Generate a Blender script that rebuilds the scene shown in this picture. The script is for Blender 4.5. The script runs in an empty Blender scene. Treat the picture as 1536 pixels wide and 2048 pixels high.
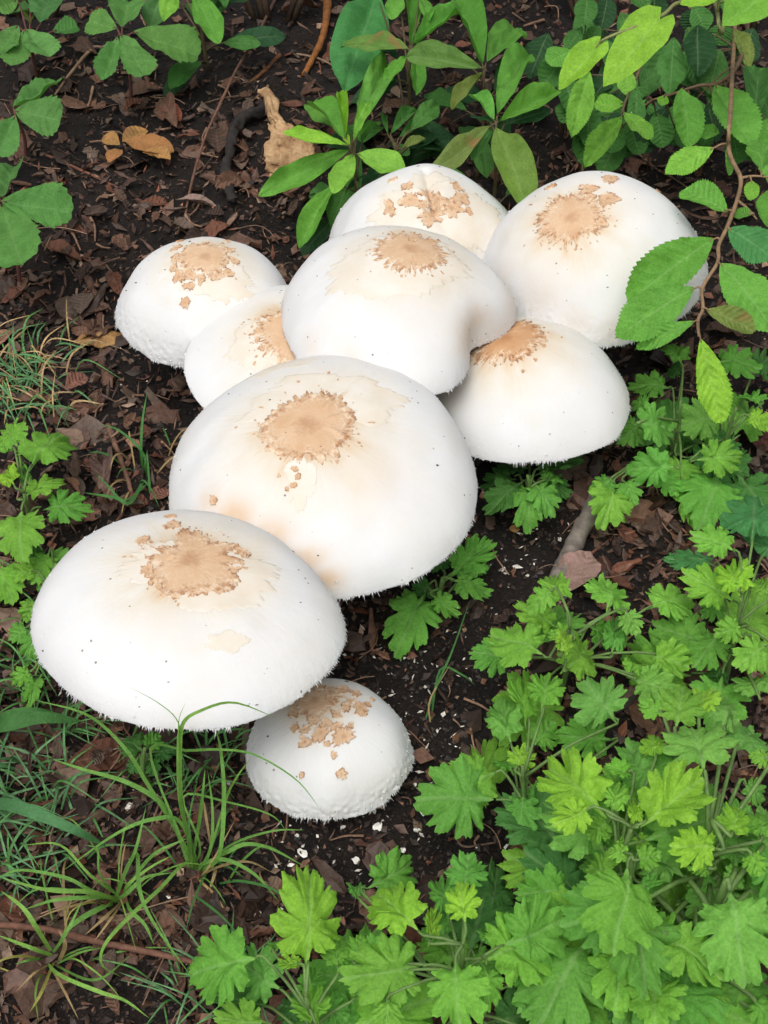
import bpy, math, random
import numpy as np
from mathutils import Vector, Matrix, Euler

# ------------------------------------------------------------------ camera, sky, sun, exposure
sc = bpy.context.scene
C = sc.collection
R = math.radians
W, H, F = 1536.0, 2048.0, 2800.0
PITCH, DIST = R(46), 0.85
CAM = np.array([0, -DIST * math.cos(PITCH), 0.06 + DIST * math.sin(PITCH)])
FW = np.array([0, math.cos(PITCH), -math.sin(PITCH)]); RT = np.array([1.0, 0, 0]); UP = np.cross(RT, FW)
cd = bpy.data.cameras.new('camera'); cam = bpy.data.objects.new('camera', cd); C.objects.link(cam)
cam.location = CAM; cam.rotation_euler = (R(90) - PITCH, 0, 0)
cd.sensor_fit = 'HORIZONTAL'; cd.sensor_width = 36; cd.lens = F * 36 / W
cd.clip_start = 0.01; cd.clip_end = 400
sc.camera = cam
wd = bpy.data.worlds.new('World'); sc.world = wd; wd.use_nodes = True
nt = wd.node_tree; bg = nt.nodes['Background']
sky = nt.nodes.new('ShaderNodeTexSky'); sky.sky_type = 'NISHITA'; sky.sun_disc = False
SUN_EL, SUN_ROT = R(66), R(200)
sky.sun_elevation = SUN_EL; sky.sun_rotation = SUN_ROT
sky.air_density = 1.0; sky.dust_density = 6.0; sky.ozone_density = 1.0
hs = nt.nodes.new('ShaderNodeHueSaturation'); hs.inputs['Saturation'].default_value = .3   # overcast: the cloud layer is nearly neutral
nt.links.new(sky.outputs[0], hs.inputs['Color']); nt.links.new(hs.outputs[0], bg.inputs[0]); bg.inputs[1].default_value = 0.15
sd = bpy.data.lights.new('sun', 'SUN'); sun = bpy.data.objects.new('sun', sd); C.objects.link(sun)
sd.energy = 1.5; sd.angle = R(50); sd.color = (1.0, 0.975, 0.94)
sdir = Vector((math.sin(SUN_ROT) * math.cos(SUN_EL), math.cos(SUN_ROT) * math.cos(SUN_EL), math.sin(SUN_EL)))
sun.rotation_euler = sdir.to_track_quat('Z', 'Y').to_euler(); sun.location = (0, 0, 5)
sc.view_settings.view_transform = 'Standard'; sc.view_settings.look = 'None'
sc.view_settings.exposure = -0.10; sc.view_settings.gamma = 1.0
sc.render.engine = 'CYCLES'
sc.cycles.max_bounces = 6; sc.cycles.diffuse_bounces = 4; sc.cycles.transmission_bounces = 4
sc.cycles.use_denoising = True

# ------------------------------------------------------------------ helpers
rnd = random.Random(7)
rng = np.random.default_rng(7)

def ray(px, py):
    return FW + RT * (px - W / 2) / F - UP * (py - H / 2) / F
def at(px, py, z):
    d = ray(px, py); return CAM + (z - CAM[2]) / d[2] * d
def dist_at(p):
    return float((np.asarray(p) - CAM) @ FW)

def _hash(ix, iy, iz, seed):
    h = (ix.astype(np.int64) * 374761393 + iy.astype(np.int64) * 668265263 + iz.astype(np.int64) * 2147483647 + seed * 974711) & 0xFFFFFFFF
    h = ((h ^ (h >> 13)) * 1274126177) & 0xFFFFFFFF
    h = ((h ^ (h >> 16)) * 2246822519) & 0xFFFFFFFF
    return ((h ^ (h >> 15)) & 0xFFFFFF) / float(0xFFFFFF) * 2 - 1
def vnoise(x, y, z=0.0, seed=0):
    x, y, z = np.broadcast_arrays(np.asarray(x, float), np.asarray(y, float), np.asarray(z, float))
    ix, iy, iz = np.floor(x), np.floor(y), np.floor(z)
    fx, fy, fz = x - ix, y - iy, z - iz
    fx, fy, fz = [t * t * (3 - 2 * t) for t in (fx, fy, fz)]
    r = 0
    for dx in (0, 1):
        for dy in (0, 1):
            for dz in (0, 1):
                w = (fx if dx else 1 - fx) * (fy if dy else 1 - fy) * (fz if dz else 1 - fz)
                r = r + w * _hash(ix + dx, iy + dy, iz + dz, seed)
    return r
def sstep(a, b, x):
    t = np.clip((x - a) / (b - a), 0, 1); return t * t * (3 - 2 * t)

def mesh(name, verts, faces, mat=None, smooth=True, uv=None, col=None, fattr=None):
    me = bpy.data.meshes.new(name)
    me.from_pydata(np.asarray(verts).tolist(), [], faces if isinstance(faces, list) else faces.tolist())
    if mat: me.materials.append(mat)
    if smooth: me.polygons.foreach_set('use_smooth', [True] * len(me.polygons))
    if uv is not None:
        li = np.empty(len(me.loops), np.int32); me.loops.foreach_get('vertex_index', li)
        l = me.uv_layers.new(name='UVMap'); l.data.foreach_set('uv', np.asarray(uv, np.float32)[li].ravel())
    if col is not None:
        a = me.color_attributes.new('col', 'FLOAT_COLOR', 'POINT')
        cc = np.ones((len(me.vertices), 4), np.float32); cc[:, :3] = col; a.data.foreach_set('color', cc.ravel())
    for k, v in (fattr or {}).items():
        a = me.attributes.new(k, 'FLOAT', 'POINT'); a.data.foreach_set('value', np.asarray(v, np.float32))
    me.update(); return me
def link(name, me, parent=None, M=None, color=None):
    o = bpy.data.objects.new(name, me); C.objects.link(o)
    if parent is not None: o.parent = parent
    if M is not None: o.matrix_basis = M
    if color is not None: o.color = (*color, 1)
    return o
def tag(o, label=None, cat=None, group=None, kind=None):
    if label: o['label'] = label
    if cat: o['category'] = cat
    if group: o['group'] = group
    if kind: o['kind'] = kind
    return o
def thing(name, loc, label, cat, group=None):
    o = bpy.data.objects.new(name, None); C.objects.link(o); o.location = loc; o.empty_display_size = 0.02
    return tag(o, label, cat, group)

def grid_faces(n, m, wrap=False):
    i = np.arange(n - 1)[:, None]; j = np.arange(m if wrap else m - 1)[None]
    j2 = (j + 1) % m
    return np.stack([i * m + j, i * m + j2, (i + 1) * m + j2, (i + 1) * m + j], -1).reshape(-1, 4)

def tube(pts, rads, n=7, seed=0, rough=0.0):
    """closed tapered tube along points -> verts, faces"""
    P = np.asarray(pts, float); k = len(P)
    T = np.gradient(P, axis=0); T /= np.linalg.norm(T, axis=1)[:, None] + 1e-12
    ref = np.array([0.3, 0.2, 1.0]); V = []
    for i in range(k):
        a = np.cross(T[i], ref); 
        if np.linalg.norm(a) < 1e-3: a = np.cross(T[i], [1, 0, 0])
        a /= np.linalg.norm(a); b = np.cross(T[i], a)
        th = np.arange(n) * 2 * np.pi / n
        rr = np.full(n, rads[i]) if rough == 0 else rads[i] * (1 + rough * vnoise(np.cos(th) * 1.6, np.sin(th) * 1.6, i * .22, seed + 3) + rough * .6 * vnoise(np.cos(th) * 4, np.sin(th) * 4, i * .5, seed + 9))
        V.append(P[i] + np.cos(th)[:, None] * a * rr[:, None] + np.sin(th)[:, None] * b * rr[:, None])
    V = np.concatenate(V); Fc = grid_faces(k, n, True).tolist()
    Fc.append(list(range(n))[::-1]); Fc.append([(k - 1) * n + j for j in range(n)])
    return V, Fc
def spline(pts, n):
    P = np.asarray(pts, float); k = len(P)
    if k == 2:
        t = np.linspace(0, 1, n)[:, None]; return P[0] * (1 - t) + P[1] * t
    Q = np.vstack([2 * P[0] - P[1], P, 2 * P[-1] - P[-2]]); out = []
    for t in np.linspace(0, k - 1 - 1e-9, n):
        i = int(t); f = t - i; a, b, c, d = Q[i], Q[i + 1], Q[i + 2], Q[i + 3]
        out.append(0.5 * (2 * b + (c - a) * f + (2 * a - 5 * b + 4 * c - d) * f * f + (3 * b - a - 3 * c + d) * f ** 3))
    return np.array(out)
class Bag:
    """collects shapes that belong to one part"""
    def __init__(s): s.V = []; s.F = []; s.K = []; s.n = 0
    def add(s, V, Fc, col=None):
        V = np.asarray(V); s.V.append(V); s.F += [[a + s.n for a in f] for f in Fc]
        if col is not None: s.K.append(np.tile(np.asarray(col, float), (len(V), 1)) if np.ndim(col) == 1 else col)
        s.n += len(V)
    def mesh(s, name, mat, origin=(0, 0, 0), smooth=True):
        return mesh(name, np.concatenate(s.V) - np.asarray(origin), s.F, mat, smooth, col=np.concatenate(s.K) if s.K else None)

# ------------------------------------------------------------------ materials
class MB:
    def __init__(s, name):
        s.m = bpy.data.materials.new(name); s.m.use_nodes = True; s.t = s.m.node_tree
        s.p = s.t.nodes['Principled BSDF']; s.out = s.t.nodes['Material Output']
    def n(s, kind, ins=None, **kw):
        nd = s.t.nodes.new('ShaderNode' + kind)
        for k, v in kw.items(): setattr(nd, k, v)
        for k, v in (ins or {}).items():
            if isinstance(v, bpy.types.NodeSocket): s.t.links.new(v, nd.inputs[k])
            else: nd.inputs[k].default_value = v
        return nd
    def l(s, a, b): s.t.links.new(a, b)
    def noise(s, vec, scale, detail=4, rough=0.6):
        return s.n('TexNoise', {'Vector': vec, 'Scale': scale, 'Detail': detail, 'Roughness': rough}).outputs['Fac']
    def ramp(s, fac, stops):
        r = s.n('ValToRGB', {'Fac': fac}); e = r.color_ramp.elements
        while len(e) < len(stops): e.new(0.5)
        for el, (p, c) in zip(e, stops):
            el.position = p; el.color = (*c, 1) if len(c) == 3 else c
        return r.outputs['Color']
    def mix(s, fac, a, b, mode='MIX'):
        nd = s.n('MixRGB', {'Fac': fac, 'Color1': a if not isinstance(a, tuple) else (*a, 1), 'Color2': b if not isinstance(b, tuple) else (*b, 1)}, blend_type=mode)
        return nd.outputs['Color']
    def math(s, op, a, b=0.0, c=0.0):
        nd = s.n('Math', operation=op)
        for i, v in enumerate((a, b, c)):
            if isinstance(v, bpy.types.NodeSocket): s.l(v, nd.inputs[i])
            else: nd.inputs[i].default_value = v
        return nd.outputs[0]
    def attr(s, name): return s.n('Attribute', attribute_name=name)
    def obj(s): return s.n('TexCoord').outputs['Object']
    def gen(s): return s.n('NewGeometry').outputs['Position']
    def bump(s, h, strength, dist):
        b = s.n('Bump', {'Height': h, 'Strength': strength, 'Distance': dist}); s.l(b.outputs[0], s.p.inputs['Normal'])
    def base(s, c, rough=0.6, spec=0.3):
        if isinstance(c, tuple): s.p.inputs['Base Color'].default_value = (*c, 1)
        else: s.l(c, s.p.inputs['Base Color'])
        s.p.inputs['Roughness'].default_value = rough; s.p.inputs['Specular IOR Level'].default_value = spec

def m_soil():
    b = MB('soil'); g = b.gen()
    n1 = b.noise(g, 18, 6); n2 = b.noise(g, 260, 5, .7); n3 = b.noise(g, 6, 2)
    c = b.ramp(n2, [(.3, (.005, .004, .0037)), (.52, (.014, .010, .0085)), (.72, (.036, .025, .020))])
    c2 = b.ramp(n2, [(.3, (.009, .006, .005)), (.55, (.028, .018, .014)), (.75, (.065, .043, .033))])
    c = b.mix(b.ramp(n1, [(.42, (0, 0, 0)), (.6, (1, 1, 1))]), c, c2)
    b.base(c, .75, .35); b.bump(b.math('ADD', n2, b.noise(g, 900, 3)), 1.0, .005); return b.m
def m_cap():
    b = MB('mushroom_flesh'); o = b.obj()
    cr = b.attr('crown').outputs['Fac']; mg = b.attr('margin').outputs['Fac']
    n1 = b.noise(o, 38, 4); n2 = b.noise(o, 150, 4)
    t = b.math('MULTIPLY', b.math('ADD', cr, b.math('MULTIPLY', b.math('SUBTRACT', n1, .5), b.math('MULTIPLY', cr, .9))), .25)
    c = b.ramp(t, [(.20, (.56, .40, .26)), (.265, (.63, .53, .40)), (.36, (.655, .605, .52)), (.52, (.68, .66, .615)), (.76, (.69, .694, .695))])
    c = b.mix(b.math('MULTIPLY', b.ramp(n2, [(.58, (0, 0, 0)), (.78, (1, 1, 1))]), .22), c, (.74, .66, .54))
    c = b.mix(b.math('MULTIPLY', b.ramp(b.noise(o, 22, 5, .6), [(.45, (0, 0, 0)), (.7, (1, 1, 1))]), .38), c, (.64, .60, .53))
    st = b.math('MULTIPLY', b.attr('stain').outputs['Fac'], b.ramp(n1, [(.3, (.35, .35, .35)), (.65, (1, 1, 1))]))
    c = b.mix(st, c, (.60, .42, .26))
    sp = b.n('TexVoronoi', {'Vector': o, 'Scale': 120.0}).outputs['Distance']
    spn = b.noise(o, 60, 1)
    spk = b.math('MULTIPLY', b.math('LESS_THAN', sp, .085), b.math('GREATER_THAN', spn, .55))
    c = b.mix(b.math('MULTIPLY', spk, .8), c, (.16, .13, .11))
    b.base(c, .72, .2)
    b.p.inputs['Subsurface Weight'].default_value = .12
    b.p.inputs['Subsurface Radius'].default_value = (1, .8, .6); b.p.inputs['Subsurface Scale'].default_value = .004
    h = b.math('ADD', b.math('MULTIPLY', b.noise(o, 420, 3), .9), b.math('MULTIPLY', b.noise(o, 1100, 2), b.math('MULTIPLY', mg, 2.0)))
    b.bump(h, .22, .0008); return b.m
def m_crown(name, dark, mid, light):
    b = MB(name); o = b.obj(); e = b.attr('edge').outputs['Fac']
    n1 = b.noise(o, 60, 4, .6); n2 = b.noise(o, 420, 4, .7); n3 = b.noise(o, 230, 3)
    c = b.ramp(n1, [(.3, mid), (.6, light)])
    c = b.mix(b.math('MULTIPLY', b.ramp(b.math('ADD', e, b.math('MULTIPLY', b.math('SUBTRACT', n3, .5), .5)), [(.06, (1, 1, 1)), (.34, (0, 0, 0))]), .45), c, dark)
    dv = b.n('VectorMath', {0: o, 1: b.n('VectorMath', {0: b.n('TexNoise', {'Vector': o, 'Scale': 140.0}).outputs['Color'], 1: (.006, .006, .006)}, operation='MULTIPLY').outputs[0]}, operation='ADD').outputs[0]
    vo = b.n('TexVoronoi', {'Vector': dv, 'Scale': 270.0}, feature='DISTANCE_TO_EDGE').outputs['Distance']
    crack = b.math('MULTIPLY', b.ramp(vo, [(.03, (1, 1, 1)), (.11, (0, 0, 0))]), b.ramp(b.math('ADD', e, b.math('MULTIPLY', b.math('SUBTRACT', n1, .5), 1.2)), [(.6, (0, 0, 0)), (.95, (1, 1, 1))]))
    c = b.mix(b.math('MULTIPLY', crack, .8), c, (.66, .56, .43))
    band = b.ramp(e, [(.70, (0, 0, 0)), (.90, (1, 1, 1))])
    c = b.mix(b.math('MULTIPLY', b.math('MULTIPLY', band, b.ramp(n3, [(.47, (0, 0, 0)), (.60, (1, 1, 1))])), .8), c, dark)
    c = b.mix(b.math('MULTIPLY', b.math('MULTIPLY', band, b.ramp(n3, [(.36, (1, 1, 1)), (.44, (0, 0, 0))])), .75), c, (.74, .62, .47))
    c = b.mix(b.ramp(n2, [(.66, (0, 0, 0)), (.74, (.55, .55, .55))]), c, dark)
    c = b.mix(b.ramp(b.noise(o, 520, 2), [(.735, (0, 0, 0)), (.76, (.9, .9, .9))]), c, (.12, .06, .03))
    b.base(c, .8, .15); b.bump(b.math('ADD', n2, n3), .45, .0009); return b.m
def m_plain(name, c1, c2, scale=60, rough=.7, spec=.3, bump=.5, bd=.001, stretch=None):
    b = MB(name); o = b.obj()
    if stretch: o = b.n('Mapping', {'Vector': o, 'Scale': stretch}).outputs[0]
    n = b.noise(o, scale, 5, .65)
    b.base(b.ramp(n, [(.32, c1), (.7, c2)]), rough, spec); b.bump(b.noise(o, scale * 3, 4), bump, bd); return b.m
def m_colattr(name, rough=.7, spec=.25):
    b = MB(name); g = b.gen(); n = b.noise(g, 300, 4, .7)
    c = b.mix(1.0, b.attr('col').outputs['Color'], b.ramp(n, [(.25, (.45, .42, .4)), (.75, (1.35, 1.3, 1.25))]), 'MULTIPLY')
    b.base(c, rough, spec); b.bump(n, .6, .001); return b.m
def m_objcol(name, rough=.7, spec=.25, scale=140):
    b = MB(name); o = b.obj(); n = b.noise(o, scale, 5, .7)
    c = b.mix(1.0, b.n('ObjectInfo').outputs['Color'], b.ramp(n, [(.25, (.4, .38, .36)), (.75, (1.4, 1.35, 1.3))]), 'MULTIPLY')
    b.base(c, rough, spec); b.bump(n, .6, .001); return b.m
def m_leaf(name, nveins, rough=.5, vein=.35, blotch=0.0, spots=0.0, quilt=.5, spec=.35, vcol=(.45, .62, .30), trans=.3, tcol=(1.1, 1.25, .6)):
    b = MB(name); uv = b.n('TexCoord').outputs['UV']; s = b.n('SeparateXYZ', {0: uv})
    u, v = s.outputs[0], b.math('ABSOLUTE', b.math('SUBTRACT', s.outputs[1], .5))
    oi = b.n('ObjectInfo'); o = b.n('VectorMath', {0: b.gen(), 1: b.n('CombineXYZ', {0: oi.outputs['Random'], 1: oi.outputs['Random']}).outputs[0]}, operation='ADD').outputs[0]
    n1 = b.noise(o, 75, 5, .65); n2 = b.noise(o, 620, 4, .7)
    c = b.mix(1.0, oi.outputs['Color'], b.ramp(n1, [(.25, (.72, .78, .7)), (.75, (1.25, 1.2, 1.3))]), 'MULTIPLY')
    c = b.mix(1.0, c, b.ramp(n2, [(.3, (.78, .8, .78)), (.7, (1.2, 1.18, 1.2))]), 'MULTIPLY')
    fr = b.math('ABSOLUTE', b.math('SUBTRACT', b.math('FRACT', b.math('MULTIPLY', u, nveins)), .5))
    lat = b.ramp(fr, [(0, (1, 1, 1)), (.085, (0, 0, 0))])
    mid = b.ramp(v, [(.012, (1, 1, 1)), (.035, (0, 0, 0))])
    vn = b.math('MAXIMUM', b.math('MULTIPLY', lat, .55), mid)
    c = b.mix(b.math('MULTIPLY', vn, vein), c, b.mix(.45, c, vcol))
    if blotch:
        n3 = b.noise(o, 22, 3)
        c = b.mix(b.math('MULTIPLY', b.ramp(n3, [(.60, (0, 0, 0)), (.66, (1, 1, 1))]), blotch), c, (.30, .20, .07) if trans > .1 else (.05, .03, .025))
    if spots:
        vo = b.n('TexVoronoi', {'Vector': o, 'Scale': 190.0}).outputs['Distance']
        k = b.math('MULTIPLY', b.math('LESS_THAN', vo, .13), b.math('GREATER_THAN', b.noise(o, 40, 1), 1 - spots))
        c = b.mix(k, c, (.78, .8, .72))
    b.base(c, rough + .06, spec * .7)
    h = b.math('ADD', b.math('MULTIPLY', fr, quilt * 2), b.math('MULTIPLY', n2, .9))
    b.bump(h, .75, .0014)
    tr = b.n('BsdfTranslucent', {'Color': b.mix(1.0, c, tcol, 'MULTIPLY')})
    mx = b.n('MixShader', {0: trans, 1: b.p.outputs[0], 2: tr.outputs[0]}); b.l(mx.outputs[0], b.out.inputs['Surface'])
    return b.m
M = dict(
    soil=m_soil(), cap=m_cap(),
    crown=m_crown('crown_skin', (.34, .16, .075), (.545, .345, .20), (.61, .425, .275)),
    crown2=m_crown('crown_skin_russet', (.29, .12, .05), (.47, .25, .12), (.56, .345, .19)),
    cuticle=m_plain('cuticle_skin', (.655, .58, .465), (.70, .67, .61), 40, .75, .2, .3, .0008),
    gill=m_plain('gill_flesh', (.55, .52, .40), (.70, .66, .52), 90),
    stem=m_plain('stem_flesh', (.58, .50, .38), (.80, .74, .62), 70, stretch=(1, 1, .25)),
    litter=m_colattr('bark_litter', .55, .35), crumb=m_colattr('soil_crumb', .6, .45), dead=m_leaf('dead_leaf', 7.0, .55, .5, .35, 0, .6, .35, (.30, .20, .14), .08, (1.1, .9, .6)),
    twig=m_objcol('twig_bark', .75, .25, 120), white=m_plain('mushroom_crumb', (.70, .66, .58), (.9, .89, .86), 200),
    tan=m_plain('dried_mushroom', (.22, .11, .045), (.62, .42, .23), 55, bump=1, bd=.003),
    bracket=m_plain('bracket_fungus', (.16, .075, .025), (.48, .28, .11), 90, bump=1, bd=.002),
    gstem=m_objcol('green_stem', .55, .3, 90),
    mug=m_leaf('lobed_leaf', 5.0, .55, .40, 0, .06, .6), mugdot=m_leaf('lobed_leaf_flecked', 5.0, .55, .35, 0, .34, .6),
    ser=m_leaf('serrate_leaf', 9.0, .45, .35, 0, .22, .7), ell=m_leaf('elliptic_leaf', 8.0, .42, .25, 0, .22, .25),
    ellb=m_leaf('blotched_leaf', 8.0, .5, .25, 1.0, .2, .25), serb=m_leaf('blotched_serrate_leaf', 9.0, .5, .35, .8, .3, .6),
    heart=m_leaf('heart_leaf', 5.0, .4, .35, 0, 0, .3), creep=m_leaf('creeper_leaf', 7.0, .55, .2, 0, .12, .5),
    grass=m_leaf('grass_blade', 1.0, .45, .0, 0, 0, 0),
)

# ------------------------------------------------------------------ ground
def gh(x, y):
    x = np.asarray(x, float); y = np.asarray(y, float)
    return (.010 * vnoise(x * 7, y * 7, 0, 1) + .005 * vnoise(x * 22, y * 22, 0, 2) + .0028 * vnoise(x * 70, y * 70, 0, 3)
            + .0016 * vnoise(x * 190, y * 190, 0, 4)) * (1 - .0 * x) + .10 * sstep(.75, 2.5, y) - .004
def axis(a, b, step, far):
    c = list(np.arange(a, b + 1e-6, step)); s = step; lo = a; hi = b
    while hi < far:
        s *= 1.35; hi += s; c.append(hi)
    s = step
    while lo > -far:
        s *= 1.35; lo -= s; c.insert(0, lo)
    return np.array(c)
gx, gy = np.meshgrid(axis(-.42, .42, .0035, 60), axis(-.36, .95, .0042, 60))
GV = np.stack([gx, gy, gh(gx, gy)], -1).reshape(-1, 3)
ground = link('ground', mesh('ground', GV, grid_faces(*gx.shape), M['soil']))
tag(ground, 'dark damp soil of the garden bed', None, None, 'structure')
QS = .003; qx0, qy0 = -.9, -.6
QH = gh(*np.meshgrid(qx0 + QS * np.arange(600), qy0 + QS * np.arange(760), indexing='ij'))
def ghq(x, y):
    i, j = (x - qx0) / QS, (y - qy0) / QS
    if not (0 <= i < 598 and 0 <= j < 758): return float(gh(x, y))
    a, b = int(i), int(j); f, g = i - a, j - b
    return float((QH[a, b] * (1 - f) + QH[a + 1, b] * f) * (1 - g) + (QH[a, b + 1] * (1 - f) + QH[a + 1, b + 1] * f) * g)
def on_ground(px, py, lift=0.0):
    d = ray(px, py); p = CAM + (0 - CAM[2]) / d[2] * d
    for _ in range(3): p = CAM + (ghq(p[0], p[1]) + lift - CAM[2]) / d[2] * d
    return p

# ------------------------------------------------------------------ mushrooms
# centre x, y, rim height, radius, dome height, tilt about x, tilt about y (degrees), outline harmonics
CAPS = {
 'back_bell': (-.1258, .2035, .047, .0610, .0590, 1.7, 1.0, .50, [(2, .022, .4), (3, .015, 1), (5, .008, 2)]),
 'tucked': (-.0620, .1306, .070, .0705, .0250, 5.1, .3, .75, [(2, .03, 1.0), (3, .018, 2)]),
 'mid': (.0093, .1471, .090, .0809, .0533, -.9, 1.4, .62, [(2, .02, 2.4), (3, .016, .6), (6, .008, 1), ('dent', -.33, (-33, 23)), ('dent', .03, (-80, 18))]),
 'folded': (.0311, .2792, .050, .0754, .0610, 5.1, .7, .68, [(2, .02, .2), (3, .022, 1), (5, .012, 0)]),
 'leafside': (.1474, .2287, .070, .0788, .0650, 5.1, -5.4, .64, [(2, .018, .9), (3, .014, 3), (5, .008, 1)]),
 'right': (.0935, .1184, .050, .0695, .0458, -.6, -3.1, .74, [(2, .02, 2.6), (3, .018, 1), (5, .008, 2)]),
 'largest': (-.0363, .0090, .079, .0944, .0482, 3.0, -2.4, .60, [(2, .018, 2.3), (3, .02, 2.0), (4, .012, 1), (7, .005, 0)]),
 'front': (-.1028, -.1160, .099, .0799, .0380, -4.2, .7, .58, [(2, .03, 1.05), (3, .012, .4), (7, .006, 2), ('dent', -.10, (38, 30)), ('dent', .025, (-8, 22))]),
 'small': (-.0294, -.1475, .017, .0452, .0370, -1.0, -1.0, .50, [(2, .02, 1.3), (3, .016, 0), (5, .010, 1)]),
}
PHMAX = R(82)
OCT = np.array([[1, 0, 0], [-1, 0, 0], [0, 1, 0], [0, -1, 0], [0, 0, 1], [0, 0, -1]], float); OF = [[0, 2, 4], [2, 1, 4], [1, 3, 4], [3, 0, 4], [2, 0, 5], [1, 2, 5], [3, 1, 5], [0, 3, 5]]
class Cap:
    def __init__(s, key, seed):
        x, y, z, s.R, s.h, tx, ty, s.q, s.harm = CAPS[key]; s.seed = seed
        s.loc = np.array([x, y, z]); s.rot = np.array((Matrix.Rotation(R(ty), 3, 'Y') @ Matrix.Rotation(R(tx), 3, 'X')))
        s.extra = []; s.crumb = .00008
    def S(s, a, b, fine=True):
        """surface point for azimuthal coords (a, b) = phi * (cos, sin)"""
        a = np.asarray(a, float); b = np.asarray(b, float)
        ph = np.sqrt(a * a + b * b); th = np.arctan2(b, a)
        k = 1.0
        for n, amp, p in s.harm:
            if n == 'dent':
                q = (th - R(p[0]) + np.pi) % (2 * np.pi) - np.pi; k = k + amp * np.exp(-(q / R(p[1])) ** 2) * np.sin(np.minimum(ph, R(90))) ** 3
            else: k = k + amp * np.cos(n * th + p) * np.sin(np.minimum(ph, R(90))) ** 2
        X = s.R * np.sin(ph) / math.sin(PHMAX) * k; sd = s.seed
        x, y, z = X * np.cos(th), X * np.sin(th), s.h * np.maximum(np.cos(ph), 1e-6) ** (2 * s.q)
        z = z + .0022 * vnoise(np.cos(th) * 2.2, np.sin(th) * 2.2, 0, sd + 7) * sstep(R(40), PHMAX, ph)
        d = .0034 * vnoise(x * 17, y * 17, z * 17, sd) + .0008 * vnoise(x * 60, y * 60, z * 60, sd + 1)
        if fine:
            rim = sstep(R(50), R(80), ph)
            d = d + .00005 * vnoise(th * 55, ph * 5, 0, sd + 2) * sstep(.15, .5, ph)
            d = d + rim * (s.crumb * vnoise(x * 420, y * 420, z * 420, sd + 3) + .00022 * vnoise(th * 150 * s.R / .09, ph * 4, 0, sd + 4) * sstep(R(64), R(80), ph))
        for f in s.extra: d = d + f(a, b)
        nx, ny, nz = x / s.R ** 2, y / s.R ** 2, z / s.h ** 2
        nn = np.sqrt(nx * nx + ny * ny + nz * nz) + 1e-12
        return np.stack([x + d * nx / nn, y + d * ny / nn, z + d * nz / nn], -1)
    def N(s, a, b):
        e = .004
        du = s.S(a + e, b, False) - s.S(a - e, b, False); dv = s.S(a, b + e, False) - s.S(a, b - e, False)
        n = np.cross(du, dv); return n / (np.linalg.norm(n, axis=-1, keepdims=True) + 1e-15)
    def pix(s, px, py):
        """azimuthal coords of the cap point seen at a photo pixel"""
        o = (CAM - s.loc) @ s.rot; d = ray(px, py) @ s.rot; t = np.linspace(.4, 1.7, 5000)
        p = o + t[:, None] * d; r2 = (p[:, 0] ** 2 + p[:, 1] ** 2) / s.R ** 2 * math.sin(PHMAX) ** 2
        f = p[:, 2] - s.h * np.maximum(1 - r2, 0) ** s.q; ok = (f < 0) & (r2 < 1) & (p[:, 2] > 0)
        i = int(np.argmax(ok)) if ok.any() else int(np.argmin(np.where(r2 < 1, np.abs(f), 9)))
        ph = math.asin(min(1.0, math.sqrt(r2[i]))); th = math.atan2(p[i, 1], p[i, 0]); ph = min(ph, PHMAX * .98)
        return ph * math.cos(th), ph * math.sin(th)

def patch(cap, parent, name, ctr, rad_mm, mat, seed, rag=.2, spike=.25, squash=1.0, ang=0.0, lift=.00045, n=120, rings=9, curl=0.0, label=None, raw=False):
    a0, b0 = ctr; r0 = rad_mm / 1000 / cap.R
    ps = np.arange(n) * 2 * np.pi / n; cx, sx = np.cos(ps), np.sin(ps)
    rr = 1 + rag * vnoise(cx * 1.6, sx * 1.6, seed, seed) + rag * .6 * vnoise(cx * 4, sx * 4, seed, seed + 1)
    rr = rr + spike * .55 * vnoise(ps * 9, seed, 0, seed + 2) + spike * .7 * vnoise(ps * 22, seed, 0, seed + 3)
    rr = rr + spike * .5 * np.abs(vnoise(ps * 50, seed, 0, seed + 4)) - spike * .4 * (vnoise(ps * 31, seed, 0, seed + 6) > .45)
    rr = np.maximum(rr, .25)
    t = np.concatenate([np.linspace(0, .86, max(rings - 3, 2)), [.93, 1.0, 1.012]])
    u = t[:, None] * rr * cx * r0; v = t[:, None] * rr * sx * r0 * squash
    a = a0 + u * math.cos(ang) - v * math.sin(ang); b = b0 + u * math.sin(ang) + v * math.cos(ang)
    P = cap.S(a, b); Nn = cap.N(a, b)
    off = np.full((len(t), n), lift); off[-3] = lift * (1.1 + curl); off[-2] = lift * (.85 + 2.2 * curl); off[-1] = -max(.0009, 1.2 * lift) if lift > .0004 else -.0002
    off = off + lift * .35 * vnoise(a * 60, b * 60, seed, 5) * (np.arange(len(t)) < len(t) - 2)[:, None]
    P = P + Nn * off[..., None]
    e = np.repeat(t[:, None], n, 1)
    if raw: return P.reshape(-1, 3), grid_faces(len(t), n, True), e.ravel()
    me = mesh(name, P.reshape(-1, 3), grid_faces(len(t), n, True), mat, fattr={'edge': e.ravel()})
    o = link(name, me, parent)
    if label: o['label'] = label
    return o

def ridge(p0, p1, wid, hgt):
    p0, p1 = np.array(p0), np.array(p1); d = p1 - p0; L2 = d @ d
    def f(a, b):
        t = np.clip(((a - p0[0]) * d[0] + (b - p0[1]) * d[1]) / L2, 0, 1)
        q = (a - p0[0] - t * d[0]) ** 2 + (b - p0[1] - t * d[1]) ** 2
        return hgt * np.exp(-q / wid ** 2) * (1 - .6 * t)
    return f

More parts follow.
